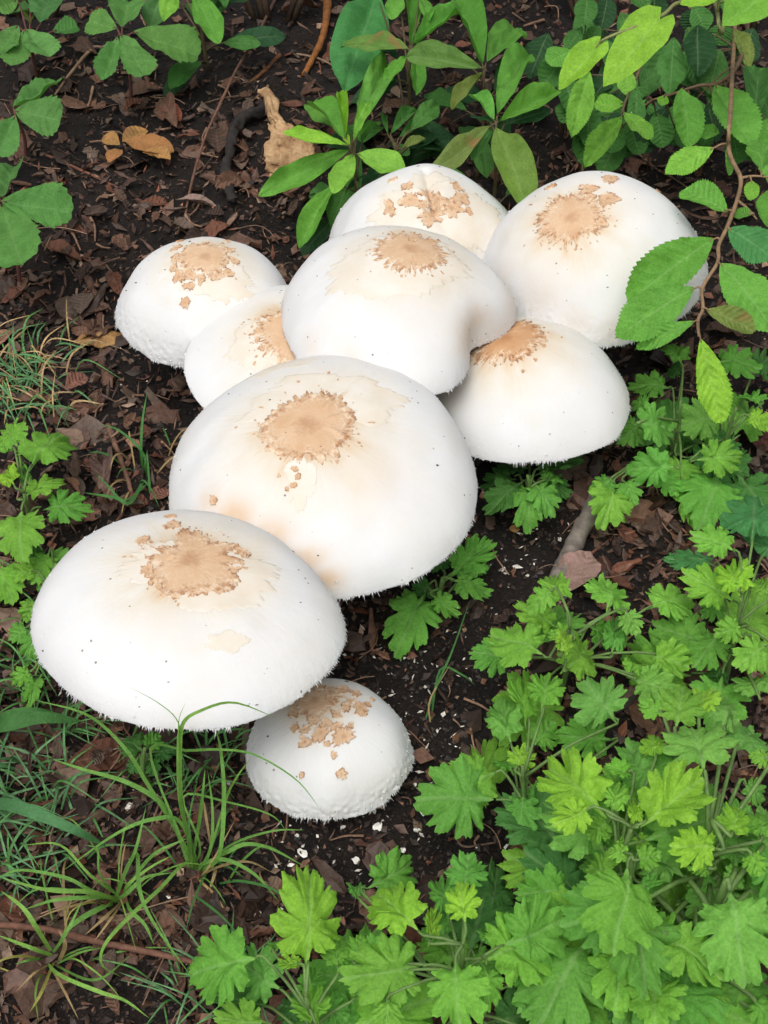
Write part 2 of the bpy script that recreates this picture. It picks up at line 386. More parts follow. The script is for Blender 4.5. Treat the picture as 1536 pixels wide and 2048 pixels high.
def mushroom(key, label, seed, crown_px, crown_mm, crown_kw, scales=(), cuticles=(), foot=(0, 0), ridges=(), crownmat='crown', stains=(), warts=160):
    cp = Cap(key, seed); cp.crumb = .00045 if warts > 200 else .00008
    for (q0, q1, w, hh) in ridges: cp.extra.append(ridge(cp.pix(*q0), cp.pix(*q1), w, hh))
    fx, fy = cp.loc[0] + foot[0], cp.loc[1] + foot[1]; fz = float(gh(fx, fy)) - .004
    root = thing('mushroom', (fx, fy, fz), label, 'mushroom', 'mushroom cluster')
    nth, nph = 500, 84
    ph = np.linspace(0, 1, nph) ** .92 * PHMAX; th = np.arange(nth) * 2 * np.pi / nth
    a = ph[:, None] * np.cos(th); b = ph[:, None] * np.sin(th)
    P = cp.S(a, b)
    # thin lip turned under the rim
    rim = P[-1]; cz = rim[:, 2].mean()
    lip1 = rim * np.array([.985, .985, 1]) - np.array([0, 0, .0012]); lip2 = rim * np.array([.93, .93, 1]) + np.array([0, 0, .001])
    P = np.concatenate([P, lip1[None], lip2[None]])
    c0 = np.array(cp.pix(*crown_px)) if crown_px else np.zeros(2)
    cr = np.sqrt((a - c0[0]) ** 2 + (b - c0[1]) ** 2) * cp.R / ((crown_mm or 18) / 1000)
    tc = np.arctan2(b - c0[1], a - c0[0]); cr = cr + .30 * vnoise(tc * 5, cr * 1.5, 0, seed + 40) * sstep(.6, 1.4, cr) + .10 * vnoise(tc * 36, cr * 3, 0, seed + 41) * sstep(.6, 1.1, cr)
    cr = np.concatenate([cr, cr[-1:], cr[-1:]]); mg = sstep(R(55), R(80), np.repeat(ph[:, None], nth, 1)); mg = np.concatenate([mg, mg[-1:], mg[-1:]])
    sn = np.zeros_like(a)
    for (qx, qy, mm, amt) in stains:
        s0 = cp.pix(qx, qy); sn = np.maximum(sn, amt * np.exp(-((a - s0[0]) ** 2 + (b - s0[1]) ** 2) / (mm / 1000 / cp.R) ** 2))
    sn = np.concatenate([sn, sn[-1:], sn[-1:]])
    Mc = Matrix.Translation(Vector(cp.loc) - root.location) @ Matrix(cp.rot.tolist()).to_4x4()
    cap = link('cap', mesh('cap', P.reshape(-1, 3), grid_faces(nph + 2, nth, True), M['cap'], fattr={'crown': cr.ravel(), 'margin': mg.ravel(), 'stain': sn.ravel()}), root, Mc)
    # fibrous fringe along the rim
    k = 1700; t0 = np.sort(rng.random(k)) * 2 * np.pi; p0 = np.where(np.arange(k) % 4, PHMAX * .998, PHMAX * .97)
    w = rng.uniform(.002, .007, k) * .055 / cp.R; ln = rng.uniform(.4, 1.0, k) * rng.choice([.0012, .0020, .0034], k, p=[.60, .34, .06]) * np.clip(.75 + 1.3 * vnoise(t0 * 7, 0, 0, seed + 60) + .5 * vnoise(t0 * 30, 0, 0, seed + 61), .12, 1.9)
    qa = cp.S(p0 * np.cos(t0 - w), p0 * np.sin(t0 - w)); qb = cp.S(p0 * np.cos(t0 + w), p0 * np.sin(t0 + w)); qm = (qa + qb) / 2
    td = t0 + rng.normal(0, .3, k); out = np.stack([np.cos(td), np.sin(td), 0 * td], -1)
    tip = qm + out * (ln * rng.uniform(.2, .8, k))[:, None]; tip[:, 2] -= ln * rng.uniform(.5, 1, k)
    V = np.stack([qa, qb, tip, qm - out * .0006], 1).reshape(-1, 3); n4 = 4 * np.arange(k)[:, None, None]
    Fc = (np.array([[0, 1, 2], [1, 3, 2], [3, 0, 2]])[None] + n4).reshape(-1, 3)
    fr = link('fringe', mesh('fringe', V, Fc, M['cap'], False, fattr={'crown': [4.0] * len(V), 'margin': [0.0] * len(V), 'stain': [0.0] * len(V)}), cap); fr['kind'] = 'stuff'
    # crumbly white warts towards the rim
    def bits(name, mat, n, ph0, sizes, prob, flat, col=None):
        tt = rng.uniform(0, 6.283, n); q = cp.S(ph0 * np.cos(tt), ph0 * np.sin(tt)); ss = rng.choice(sizes, n, p=prob)
        V = (q[:, None] + OCT[None] * np.array(flat) * ss[:, None, None] * (1 + .4 * rng.normal(size=(n, 6, 3)))).reshape(-1, 3)
        me = mesh(name, V, (np.array(OF)[None] + 6 * np.arange(n)[:, None, None]).reshape(-1, 3), M[mat], False, col=None if col is None else np.repeat(np.array(col) * rng.uniform(.4, 2.2, (n, 1)), 6, 0), fattr={'crown': np.full(6 * n, 4.0)})
        o = link(name, me, cap); o['kind'] = 'stuff'
    if warts: bits('warts', 'cap', warts, PHMAX * (1 - np.abs(rng.normal(0, .11, warts))), [.0003, .00055, .0010], [.66, .29, .05], (1, 1, 1))
    # soil specks splashed on the skin
    bits('soil_specks', 'crumb', 26, PHMAX * np.sqrt(rng.random(26)) * .97, [.0003, .0005, .0009], [.6, .3, .1], (1.5, 1, .6), (.06, .05, .042))
    # crown skin, scales and torn cuticle
    for i, (q, mm, kw) in enumerate(cuticles): patch(cp, cap, 'cuticle_flap', cp.pix(*q), mm, M['cuticle'], seed * 31 + i, **{**dict(rag=.3, spike=.12, lift=.0001, n=160, rings=14), **kw})
    if crown_mm: patch(cp, cap, 'crown_skin', c0, crown_mm, M[crownmat], seed * 17, **{**dict(n=300, rings=18, lift=.00045), **crown_kw})
    if crown_mm:   # a halo of tiny loose flakes where the crown skin breaks up
        Vs, Fs, Es, n0 = [], [], [], 0
        for i in range(56):
            an = rng.uniform(0, 6.283); rad = crown_mm / 1000 / cp.R * rng.uniform(.92, 1.30) * (1 + .25 * abs(rng.normal()) * (i % 4 == 0))
            V, Fc, E = patch(cp, cap, '', (c0[0] + rad * math.cos(an), c0[1] + rad * math.sin(an)), rng.choice([.5, .9, 1.5], p=[.5, .35, .15]), None, seed * 90 + i, rag=.5, spike=.3, squash=rng.uniform(.35, .9), ang=an, lift=.0005, n=12, rings=5, raw=True)
            Vs.append(V); Fs.append(Fc + n0); Es.append(E); n0 += len(V)
        fo = link('flakes', mesh('flakes', np.concatenate(Vs), np.concatenate(Fs), M[crownmat], fattr={'edge': np.concatenate(Es)}), cap); fo['kind'] = 'stuff'
    for i, (sx, sy, spx) in enumerate(scales):
        mm = spx * dist_at(cp.loc) / F * 1000
        patch(cp, cap, 'scale', cp.pix(sx, sy), mm, M[crownmat], seed * 13 + i, rag=.45, spike=.3, squash=rnd.uniform(.8, 1.5), ang=rnd.uniform(0, 3), lift=.0007, n=34, rings=6, curl=.25)
    # gills and stem
    ng = 240; tg = np.arange(ng) * 2 * np.pi / ng; rows = []
    for q, zz in ((.97, 0), (.7, .003), (.4, .005), (.16, .002)):
        kk = np.interp(tg, th, np.linalg.norm(rim[:, :2], axis=1), period=2 * np.pi)
        zr = np.interp(tg, th, rim[:, 2], period=2 * np.pi)
        z = zr + zz + np.where(np.arange(ng) % 2, .0035, 0) * (1 if q < .97 else .3)
        rows.append(np.stack([kk * q * np.cos(tg), kk * q * np.sin(tg), z], -1))
    link('gills', mesh('gills', np.concatenate(rows), grid_faces(4, ng, True)[:, ::-1], M['gill'], False), root, Mc)
    top = cp.loc + cp.rot @ np.array([0, 0, cz + .008]); bot = np.array([fx, fy, fz])
    pts = spline([bot, bot * .6 + top * .4 + np.array([(fx - top[0]) * .12, 0, 0]), top], 14)
    rs = cp.R * np.interp(np.linspace(0, 1, 14), [0, .15, .5, .9, 1], [.23, .20, .155, .15, .17])
    V, Fc = tube(pts, rs, 28, seed, .05)
    link('stem', mesh('stem', V - bot, Fc, M['stem']), root)
    return root

mushroom('back_bell', 'bell shaped white mushroom with cracked brown crown beside bare bark litter', 11, (410, 512), 16.5, dict(rag=.24, spike=.12), foot=(.01, -.01), warts=420,
    scales=[(378, 571, 9), (370, 606, 8), (357, 553, 11), (345, 535, 9), (402, 558, 9), (432, 552, 11), (456, 546, 9), (462, 500, 8), (352, 492, 9), (468, 520, 8), (350, 515, 9), (380, 548, 9), (448, 526, 8), (360, 478, 7), (455, 480, 6)],
    cuticles=[((440, 560), 26, dict(squash=.6))])
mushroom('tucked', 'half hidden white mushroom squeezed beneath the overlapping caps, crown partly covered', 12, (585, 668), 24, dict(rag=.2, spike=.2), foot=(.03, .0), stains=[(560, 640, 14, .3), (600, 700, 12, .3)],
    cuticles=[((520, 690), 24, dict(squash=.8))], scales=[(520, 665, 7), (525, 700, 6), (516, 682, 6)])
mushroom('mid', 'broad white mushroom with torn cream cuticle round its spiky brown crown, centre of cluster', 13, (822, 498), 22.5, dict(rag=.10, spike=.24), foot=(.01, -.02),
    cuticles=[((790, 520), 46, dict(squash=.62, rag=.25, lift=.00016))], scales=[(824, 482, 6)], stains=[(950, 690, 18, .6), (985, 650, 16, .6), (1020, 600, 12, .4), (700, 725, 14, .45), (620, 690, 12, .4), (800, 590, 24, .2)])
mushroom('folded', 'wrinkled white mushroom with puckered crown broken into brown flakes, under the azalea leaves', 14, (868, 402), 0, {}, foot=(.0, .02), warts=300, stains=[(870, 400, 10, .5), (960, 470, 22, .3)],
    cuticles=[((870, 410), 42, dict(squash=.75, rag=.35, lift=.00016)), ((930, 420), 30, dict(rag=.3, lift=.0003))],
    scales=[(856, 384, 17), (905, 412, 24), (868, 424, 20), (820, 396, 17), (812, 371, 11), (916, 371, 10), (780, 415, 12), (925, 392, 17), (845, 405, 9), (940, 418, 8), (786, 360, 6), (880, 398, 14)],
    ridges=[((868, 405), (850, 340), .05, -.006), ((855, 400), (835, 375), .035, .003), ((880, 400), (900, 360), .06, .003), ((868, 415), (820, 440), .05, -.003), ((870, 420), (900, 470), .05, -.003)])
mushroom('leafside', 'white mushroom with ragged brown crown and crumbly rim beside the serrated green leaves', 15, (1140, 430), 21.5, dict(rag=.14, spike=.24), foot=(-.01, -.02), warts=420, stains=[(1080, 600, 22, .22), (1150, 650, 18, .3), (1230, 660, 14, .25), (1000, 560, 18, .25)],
    scales=[(1175, 374, 13), (1180, 388, 10), (1222, 360, 13), (1216, 392, 15), (1208, 402, 8), (1102, 373, 9), (1203, 442, 9), (1313, 381, 5)])
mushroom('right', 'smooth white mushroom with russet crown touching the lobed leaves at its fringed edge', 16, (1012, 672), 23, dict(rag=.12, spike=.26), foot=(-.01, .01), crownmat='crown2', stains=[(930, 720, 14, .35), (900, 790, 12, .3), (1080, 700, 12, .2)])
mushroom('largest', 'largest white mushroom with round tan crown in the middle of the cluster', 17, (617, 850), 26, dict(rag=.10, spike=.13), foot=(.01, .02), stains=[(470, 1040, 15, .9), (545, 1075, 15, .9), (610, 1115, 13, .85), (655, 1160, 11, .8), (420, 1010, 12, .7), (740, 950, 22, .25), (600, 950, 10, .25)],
    scales=[(432, 1005, 11), (537, 1083, 12), (591, 938, 7), (596, 955, 6), (587, 970, 6), (574, 978, 5)], cuticles=[((650, 790), 44, dict(squash=.5, rag=.3)), ((560, 740), 24, dict(squash=.45, rag=.35)), ((600, 952), 7, dict(squash=2.4, rag=.5))],
    ridges=[((655, 815), (745, 755), .018, .0012), ((665, 835), (712, 822), .016, .001), ((664, 858), (700, 876), .014, .001), ((640, 800), (690, 740), .02, .0008), ((590, 935), (575, 980), .02, -.0006)])
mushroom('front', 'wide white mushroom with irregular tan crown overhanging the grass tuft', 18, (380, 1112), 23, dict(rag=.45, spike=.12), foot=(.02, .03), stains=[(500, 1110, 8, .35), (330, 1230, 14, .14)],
    scales=[(285, 1080, 13), (342, 1047, 14), (340, 1032, 10), (296, 1135, 14), (480, 1100, 11), (470, 1140, 10), (300, 1164, 5), (316, 1170, 6), (495, 1106, 8), (385, 1180, 9)],
    cuticles=[((455, 1285), 11, dict(squash=.5, rag=.3)), ((390, 1130), 40, dict(squash=.55, rag=.3))], ridges=[((345, 1108), (352, 1100), .02, .0014), ((432, 1278), (500, 1255), .03, .0008)])
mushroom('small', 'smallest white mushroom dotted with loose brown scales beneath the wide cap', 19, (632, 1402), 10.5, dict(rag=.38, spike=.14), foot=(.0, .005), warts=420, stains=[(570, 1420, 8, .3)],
    scales=[(685, 1384, 12), (714, 1390, 9), (718, 1420, 13), (688, 1475, 15), (643, 1468, 12), (612, 1487, 11), (669, 1511, 7), (610, 1464, 9), (652, 1452, 11), (682, 1548, 9), (700, 1452, 7), (725, 1432, 7), (672, 1432, 10), (590, 1430, 10), (604, 1550, 6), (745, 1400, 5), (662, 1402, 9), (672, 1456, 8), (630, 1446, 9), (700, 1405, 8), (592, 1458, 7), (655, 1490, 6), (735, 1412, 6), (640, 1380, 8), (690, 1418, 9)])

# ------------------------------------------------------------------ leaves
def lobed_shape(seed, bend, fold):
    r = np.random.default_rng(seed); n, m, cx = 170, 9, r.uniform(.36, .46)
    th = (np.arange(n) + .5) * 2 * np.pi / n - np.pi; A = np.abs(th); D = np.degrees(A)
    env = np.interp(D, [0, 12, 32, 48, 72, 95, 118, 135, 148, 160, 171, 180], [.64, .615, .585, .565, .53, .50, .43, .33, .24, .20, .24, .36])
    side = np.where(th > 0, 1, 0); rr = env * (1 + .05 * r.normal(size=2)[side])
    cut = np.zeros(n)
    for c0, dep, wd in ((26, .29, 4.0), (64, .48, 4.4), (104, .40, 4.8)):
        for sd in (0, 1):
            c = c0 + r.normal(0, 3); d = dep * r.uniform(.7, 1.25); k = (side == sd); cut = np.maximum(cut, np.where(k, d * np.exp(-np.abs((D - c) / wd) ** 1.3), 0))
    ph = r.random(2)[side]; teeth = 1 - np.abs(((np.radians(D) * 2.7 + ph + .12 * vnoise(np.radians(D) * 3, seed, 0, seed)) % 1) * 2 - 1) ** 1.5; pin = r.uniform(0, 1)
    rr = rr * (1 - cut) * np.where(D < 138, .87 + .15 * teeth, 1.0) * (1 + .03 * r.normal(size=n) * (D < 138))
    t = np.linspace(0, 1, m) ** .9; X = cx + t[:, None] * rr * np.cos(th); Y = t[:, None] * rr * np.sin(th)
    X = X / X.max(); Y = Y / (Y.max() - Y.min())
    lob = np.cos(np.radians(D) * 8.6)
    Z = fold * np.abs(Y) * .7 - bend * np.maximum(X, 0) ** 2 + .085 * vnoise(X * 2.6, Y * 2.6, 1, seed + 10) + .035 * vnoise(X * 7, Y * 7, 2, seed + 11) + .014 * vnoise(X * 17, Y * 17, 3, seed + 12) - .07 * (t[:, None] ** 3) * (1 + .8 * vnoise(np.cos(th) * 3, np.sin(th) * 3, 0, seed)) - .012 * np.exp(-(Y / .03) ** 2)
    V = np.stack([X, Y, Z], -1).reshape(-1, 3); uv = np.stack([X - .8 * np.abs(Y), Y + .5], -1).reshape(-1, 2)
    return V, grid_faces(m, n, True), uv
def leaf_shape(kind, seed, bend, fold):
    if kind == 'mug': return lobed_shape(seed, bend, fold)
    r = np.random.default_rng(seed); nu = {'mug': 64, 'ser': 57, 'creep': 45, 'heart': 25, 'ell': 21, 'dead': 27}[kind]; nv = 4
    u = np.linspace(0, 1, nu); al = np.full(nu, R(35.0))
    if kind == 'mug':
        # winged base, three blunt toothed lobes a side and a toothed end lobe
        env = np.interp(u, [0, .06, .14, .25, .42, .62, .8, .92, 1], [.03, .035, .06, .20, .40, .43, .32, .17, .0])
        c = np.array([.27, .50, .72]) + r.normal(0, .012, 3); lob = np.zeros(nu)
        for ci, wi in zip(c, (.085, .095, .085)): lob = np.maximum(lob, np.exp(-np.abs((u - ci) / wi) ** 3.0))
        lob = np.maximum(lob, sstep(.80, .86, u))
        dep = r.uniform(.45, .68); tooth = .5 + .5 * np.abs(((u * 17 + r.random()) % 1) * 2 - 1) ** .7
        w = env * (1 - dep * (1 - lob)) * (.83 + .22 * tooth) * (1 + .12 * (u > .25) * vnoise(u * 6, seed, 0, seed))
        al = np.interp(u, [0, .2, .6, .9, 1], [R(12), R(26), R(42), R(50), R(45)])
    elif kind == 'ser':
        env = np.sin(np.pi * u ** .80) ** .75 * .5 * (1 - .32 * u ** 2)
        s = (u * 19) % 1; w = env * (.92 + .15 * s) * np.interp(u, [0, .9, 1], [1, 1, .2]) ; w[0] = .02; al[:] = R(32)
    elif kind == 'creep':
        env = np.sin(np.pi * u ** 1.12) ** .62 * .5; s = (u * 9) % 1
        w = env * (1 + (.17 * s - .05) * sstep(.3, .55, u)); w[0] = .02; al[:] = R(24)
    elif kind == 'heart':
        w = np.interp(u, np.linspace(0, 1, 9), [.20, .40, .50, .50, .44, .35, .25, .13, 0]); al = np.interp(u, [0, .25, .6, 1], [R(-42), R(-6), R(22), R(30)])
    elif kind == 'dead':
        w = np.sin(np.pi * u ** .9) ** .8 * .5 * (1 + .20 * vnoise(u * 5, seed, 0, seed) + .09 * vnoise(u * 15, seed, 0, seed + 1)); al[:] = R(24)
    else:
        w = np.sin(np.pi * u ** .93) ** .85 * .5; al[:] = R(18)
    if kind != 'ell' and kind != 'heart': w = w * (1 + .05 * vnoise(u * 5, seed + 3))
    vs = np.linspace(-1, 1, 2 * nv + 1); av = np.abs(vs)
    wl = w * (1 + .06 * vnoise(u * 4, 1, 0, seed + 5)); wr = w * (1 + .06 * vnoise(u * 4, 2, 0, seed + 6))
    ww = np.where(vs[None] < 0, wl[:, None], wr[:, None])
    X = u[:, None] + ww * av * np.sin(al)[:, None] * .9; Y = np.sign(vs) * ww * av * np.cos(al)[:, None] * np.ones_like(X)
    X = X / max(X.max(), 1e-6) if kind != 'heart' else X
    if kind not in ('heart',): Y = Y / (Y.max() - Y.min())
    else: Y = Y / (Y.max() - Y.min())
    Z = fold * np.abs(Y) * .8 - bend * X ** 2 + .02 * vnoise(X * 4, Y * 5, 0, seed + 9) + (.05 * vnoise(X * 2.2, Y * 2.2, 1, seed + 10) if kind != 'dead' else .17 * vnoise(X * 2.5, Y * 2.5, 1, seed + 10) + .06 * vnoise(X * 8, Y * 8, 1, seed + 11))
    if kind in ('ell', 'ser', 'heart', 'creep'): Z = Z + .07 * np.abs(Y) * vnoise(X * 5, Y * 4, 3, seed + 20) + .022 * vnoise(X * 8, Y * 8, 2, seed + 21)
    nl = {'mug': 5, 'ser': 9, 'creep': 7, 'heart': 5, 'ell': 8, 'dead': 7}[kind]
    Z = Z + .008 * np.abs((u[:, None] * nl) % 1 - .5) * av * (2 if kind in ('mug', 'ser') else 1) - .012 * np.exp(-(vs[None] / .12) ** 2)
    Z = Z - Z[0, nv]
    V = np.stack([X, Y, Z], -1).reshape(-1, 3); uv = np.stack([np.repeat(u[:, None], 2 * nv + 1, 1), np.repeat((vs[None] + 1) / 2, nu, 0)], -1).reshape(-1, 2)
    return V, grid_faces(nu, 2 * nv + 1), uv
LEAFMESH = {}
def leaf_me(kind, mat, var):
    k = (kind, mat, var)
    if k not in LEAFMESH:
        r = random.Random(hash((kind, var)) % 1000 if False else len(kind) * 100 + var)
        V, Fc, uv = leaf_shape(kind, len(kind) * 50 + var * 7 + 1, ([.08, .16, .0, .22, .12, .05][var % 6] + (0 if kind != 'dead' else [.1, -.15, .25][var % 3])), [.10, .28, .38, .16, .45, .22][var % 6] * (1 if kind != 'dead' else [1, -1][var % 2]))
        LEAFMESH[k] = mesh('leaf_' + kind, V, Fc, M[mat], uv=uv)
    return LEAFMESH[k]
COL = dict(lime=(.275, .54, .045), bright=(.205, .47, .055), mid=(.145, .39, .055), dark=(.07, .215, .042), blue=(.075, .27, .075), deep=(.026, .085, .028),
           olive=(.20, .27, .06), creep=(.115, .29, .065), cdark=(.075, .21, .055), pale=(.18, .43, .075))
def leaf_matrix(B, T, wid, roll=0.0, ref=(0, -.42, .9)):
    B, T = Vector(B), Vector(T); x = T - B; L = x.length; x /= L
    n = Vector(ref); n -= n.dot(x) * x; n.normalize(); n = Matrix.Rotation(roll, 3, x) @ n
    y = n.cross(x); m = Matrix((x, y, n)).transposed().to_4x4()
    return Matrix.Translation(B) @ m @ Matrix.Diagonal((L, wid, L, 1))
DEF = {'m': ('mug', 'mug'), 'd': ('mug', 'mugdot'), 's': ('ser', 'ser'), 'b': ('ser', 'serb'), 'e': ('ell', 'ell'), 'y': ('ell', 'ellb'), 'h': ('heart', 'heart'), 'c': ('creep', 'creep')}
def plant(name, label, cat, group, axis_px, leaves, kind, z0=.03, z1=.09, stem_r=.0016, stem_col=(.12, .22, .06), petiole=True, fill=0, fillcol='dark', spread=.05, lean=(0, .0)):
    """axis_px: photo pixel and height of the growing tip. leaves: (bx, by, tx, ty, width_px, colour, level 0..3[, kind])"""
    top = at(axis_px[0], axis_px[1], axis_px[2]); gx0, gy0 = top[0] + lean[0], top[1] + lean[1]
    base = np.array([gx0, gy0, float(gh(gx0, gy0)) - .004]); root = thing(name, base, label, cat, group)
    bag = Bag(); ax = spline([base, base * .5 + top * .5 + np.array([rnd.uniform(-.004, .004), rnd.uniform(-.004, .004), 0]), top], 9)
    bag.add(*tube(ax, np.linspace(stem_r * 1.25, stem_r * .6, 9), 8)); inv = Matrix.Translation(-root.location)
    lst = list(leaves)
    for _ in range(fill if fill < 9 else int(fill * .6)):
        an = rnd.uniform(0, 6.283); rr = rnd.uniform(.25, .8) * spread; ln = rnd.uniform(.036, .056); zb = rnd.uniform(.012, z0 + .012)
        b = np.array([top[0] + rr * math.cos(an), top[1] + rr * math.sin(an), zb]); t = b + np.array([math.cos(an) * ln, math.sin(an) * ln, rnd.uniform(-.012, .008)])
        t[2] = max(t[2], float(gh(t[0], t[1])) + .003); lst.append((b, t, ln * (rnd.uniform(.8, 1.0) if kind in 'md' else .4), rnd.choice([fillcol, 'mid', 'mid', 'bright'] if kind in 'md' else ['dark', 'deep'])))
    for _ in range(fill // 2 if fill > 8 else 0):     # upper leaves that close the crown
        an = rnd.uniform(0, 6.283); rr = rnd.uniform(.1, .7) * spread; ln = rnd.uniform(.034, .052); zb = rnd.uniform(z0, z1 * .85) - .25 * rr
        b = np.array([top[0] + rr * math.cos(an), top[1] + rr * math.sin(an), max(zb, .015)]); an += rnd.uniform(-.5, .5); t = b + np.array([math.cos(an) * ln, math.sin(an) * ln, rnd.uniform(-.016, .004)])
        lst.append((b, t, ln * rnd.uniform(.7, .95), rnd.choice(['mid', 'bright', 'bright', 'pale'])))
    for lf in lst:
        if len(lf) == 4:
            b, t, wid, col = lf; kd = kind
        else:
            bx, by, tx, ty, wpx, col, lev = lf[:7]; kd = lf[7] if len(lf) > 7 else kind
            zb = z0 + (z1 - z0) * lev / 3.0; b = at(bx, by, zb); zt = max(zb + rnd.uniform(-.012, .004), .006)
            t = at(tx, ty, zt); gt = float(gh(t[0], t[1])) + .004
            if t[2] < gt: t = at(tx, ty, gt)
            wid = wpx * dist_at((b + t) / 2) / F
            if kd == 'c': wid *= 1.22
            if kd in 'md': t = b + (t - b) * 1.10; wid = min(wid * 1.25, .90 * float(np.linalg.norm(t - b))); t[2] = max(t[2], ghq(t[0], t[1]) + .004)
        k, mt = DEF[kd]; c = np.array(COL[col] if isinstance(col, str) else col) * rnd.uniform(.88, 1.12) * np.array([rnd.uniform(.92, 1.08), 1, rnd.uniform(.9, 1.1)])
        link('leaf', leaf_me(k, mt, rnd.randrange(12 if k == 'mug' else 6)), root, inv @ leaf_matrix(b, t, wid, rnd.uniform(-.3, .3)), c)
        if petiole:
            zz = np.clip(b[2] - .35 * np.linalg.norm(b[:2] - top[:2]), base[2] + .006, top[2]); f = (zz - base[2]) / (top[2] - base[2] + 1e-9)
            s = ax[int(round(np.clip(f, 0, 1) * 8))]; d = (t - b) / np.linalg.norm(t - b)
            q = spline([s, (s + b) / 2 + np.array([0, 0, .10 * np.linalg.norm(b - s)]), b, b + d * .004], 7); bag.add(*tube(q, np.linspace(stem_r * .6, stem_r * .38, 7), 6))
    st = link('stem', bag.mesh('stem', M['gstem'], root.location), root, None, stem_col)
    return root

GM = 'mugwort plants growing round the mushrooms'
plant('mugwort_plant', 'mugwort plant with crowded light green leaves at the lower end of the grey stick', 'plant', GM, (1140, 1235, .075), [
 (1098,1315,985,1259,98,'bright',3),(1030,1318,944,1302,78,'mid',1),(1119,1259,1032,1203,52,'bright',1),(1111,1174,1059,1216,46,'bright',3),(1132,1212,1094,1142,52,'bright',2),
 (1217,1225,1222,1150,84,'bright',2),(1247,1216,1273,1265,56,'pale',2),(1128,1344,1200,1278,80,'bright',2),(1121,1315,1132,1255,34,'lime',3),(1222,1315,1235,1233,46,'mid',1),
 (1294,1216,1392,1184,82,'bright',1),(1299,1306,1380,1332,68,'bright',1),(1264,1349,1275,1306,38,'bright',1),(1260,1353,1348,1385,78,'pale',1),(1180,1245,1230,1290,50,'mid',0),(1150,1280,1100,1260,40,'bright',2)], 'm', .03, .078, fill=2, spread=.02)
plant('mugwort_plant', 'mugwort plant with one leaf reaching over bare soil towards the smallest mushroom', 'plant', GM, (1045, 1530, .07), [
 (1086,1425,1096,1334,64,'bright',3),(1059,1447,1032,1359,56,'bright',2),(1025,1498,992,1381,62,'pale',2),(1235,1447,1165,1352,150,'pale',3),(1235,1481,1111,1470,74,'mid',1),(1004,1541,884,1585,100,'bright',1),
 (1051,1579,1034,1669,64,'mid',1),(1051,1558,1100,1610,54,'mid',1),(1030,1541,1055,1490,62,'lime',2),(1060,1500,1110,1440,60,'mid',1),(1030,1545,1000,1500,50,'mid',0)], 'm', .03, .075, fill=2, spread=.02)
plant('mugwort_plant', 'tall mugwort plant crowned by a yellow-green serrated leaf, tallest clump', 'plant', GM, (1264, 1655, .115), [
 (1222,1635,1081,1505,112,'lime',3),(1224,1635,1240,1553,44,'bright',3),(1190,1613,1109,1650,62,'lime',3),(1226,1637,1172,1675,48,'bright',2),(1282,1648,1408,1552,108,'lime',3),
 (1269,1549,1214,1528,36,'bright',2),(1311,1519,1303,1455,46,'lime',2),(1260,1660,1190,1700,70,'mid',1),(1250,1660,1160,1640,80,'mid',1),(1275,1655,1265,1600,26,'lime',3),(1270,1665,1290,1700,30,'bright',2),(1255,1668,1240,1705,26,'bright',2)], 'm', .05, .118, fill=15, spread=.05)
plant('mugwort_plant', 'mugwort plant with a broad pale palmate leaf held on a long stalk', 'plant', GM, (1422, 1640, .115), [
 (1412,1552,1382,1440,195,'pale',3),(1350,1468,1367,1368,84,'bright',2),(1397,1434,1414,1364,58,'lime',2),(1448,1464,1448,1376,70,'pale',2),(1328,1434,1284,1402,54,'bright',2),(1545,1521,1500,1509,60,'bright',2),
 (1448,1699,1346,1688,80,'lime',3),(1461,1673,1480,1611,56,'lime',3),(1521,1682,1529,1612,58,'bright',2),(1495,1699,1521,1748,42,'bright',2),(1431,1737,1384,1735,30,'bright',2),(1480,1560,1530,1600,80,'pale',1),(1470,1500,1520,1440,80,'pale',1),(1440,1590,1370,1600,90,'mid',1),(1500,1640,1440,1600,70,'pale',1)], 'm', .05, .115, fill=17, spread=.055, stem_r=.0022)
plant('mugwort_plant', 'mugwort plant with a large drooping bright leaf above the arched grass blade', 'plant', GM, (1264, 1712, .105), [
 (1262,1708,1214,1700,34,'bright',3),(1267,1721,1321,1711,44,'bright',3),(1256,1721,1243,1885,175,'bright',3),(1264,1866,1247,1938,104,'lime',2),(1322,1858,1442,1952,104,'bright',2),(1205,1802,1121,1822,92,'mid',1),
 (1155,1785,1040,1782,90,'mid',1),(1307,1935,1311,2055,114,'bright',1),(1397,1945,1393,2004,66,'mid',0),(1270,1760,1320,1790,70,'mid',2),(1240,1750,1170,1730,60,'bright',2),(1250,1800,1180,1900,70,'mid',1)], 'm', .04, .105, fill=15, spread=.055)
plant('mugwort_plant', 'mugwort plant with a big flat leaf carrying a shrivelled bit on its midrib', 'plant', GM, (1455, 1760, .10), [
 (1457,1764,1490,1950,170,'pale',3),(1452,1768,1497,1736,44,'pale',2),(1487,1935,1474,2045,90,'mid',0),(1420,1770,1400,1850,70,'mid',1),(1500,1780,1560,1830,80,'pale',1),(1440,1750,1380,1790,50,'mid',1),(1520,1700,1560,1660,60,'pale',2),(1500,1990,1550,2050,70,'mid',0)], 'm', .035, .10, fill=15, spread=.06, stem_r=.003)
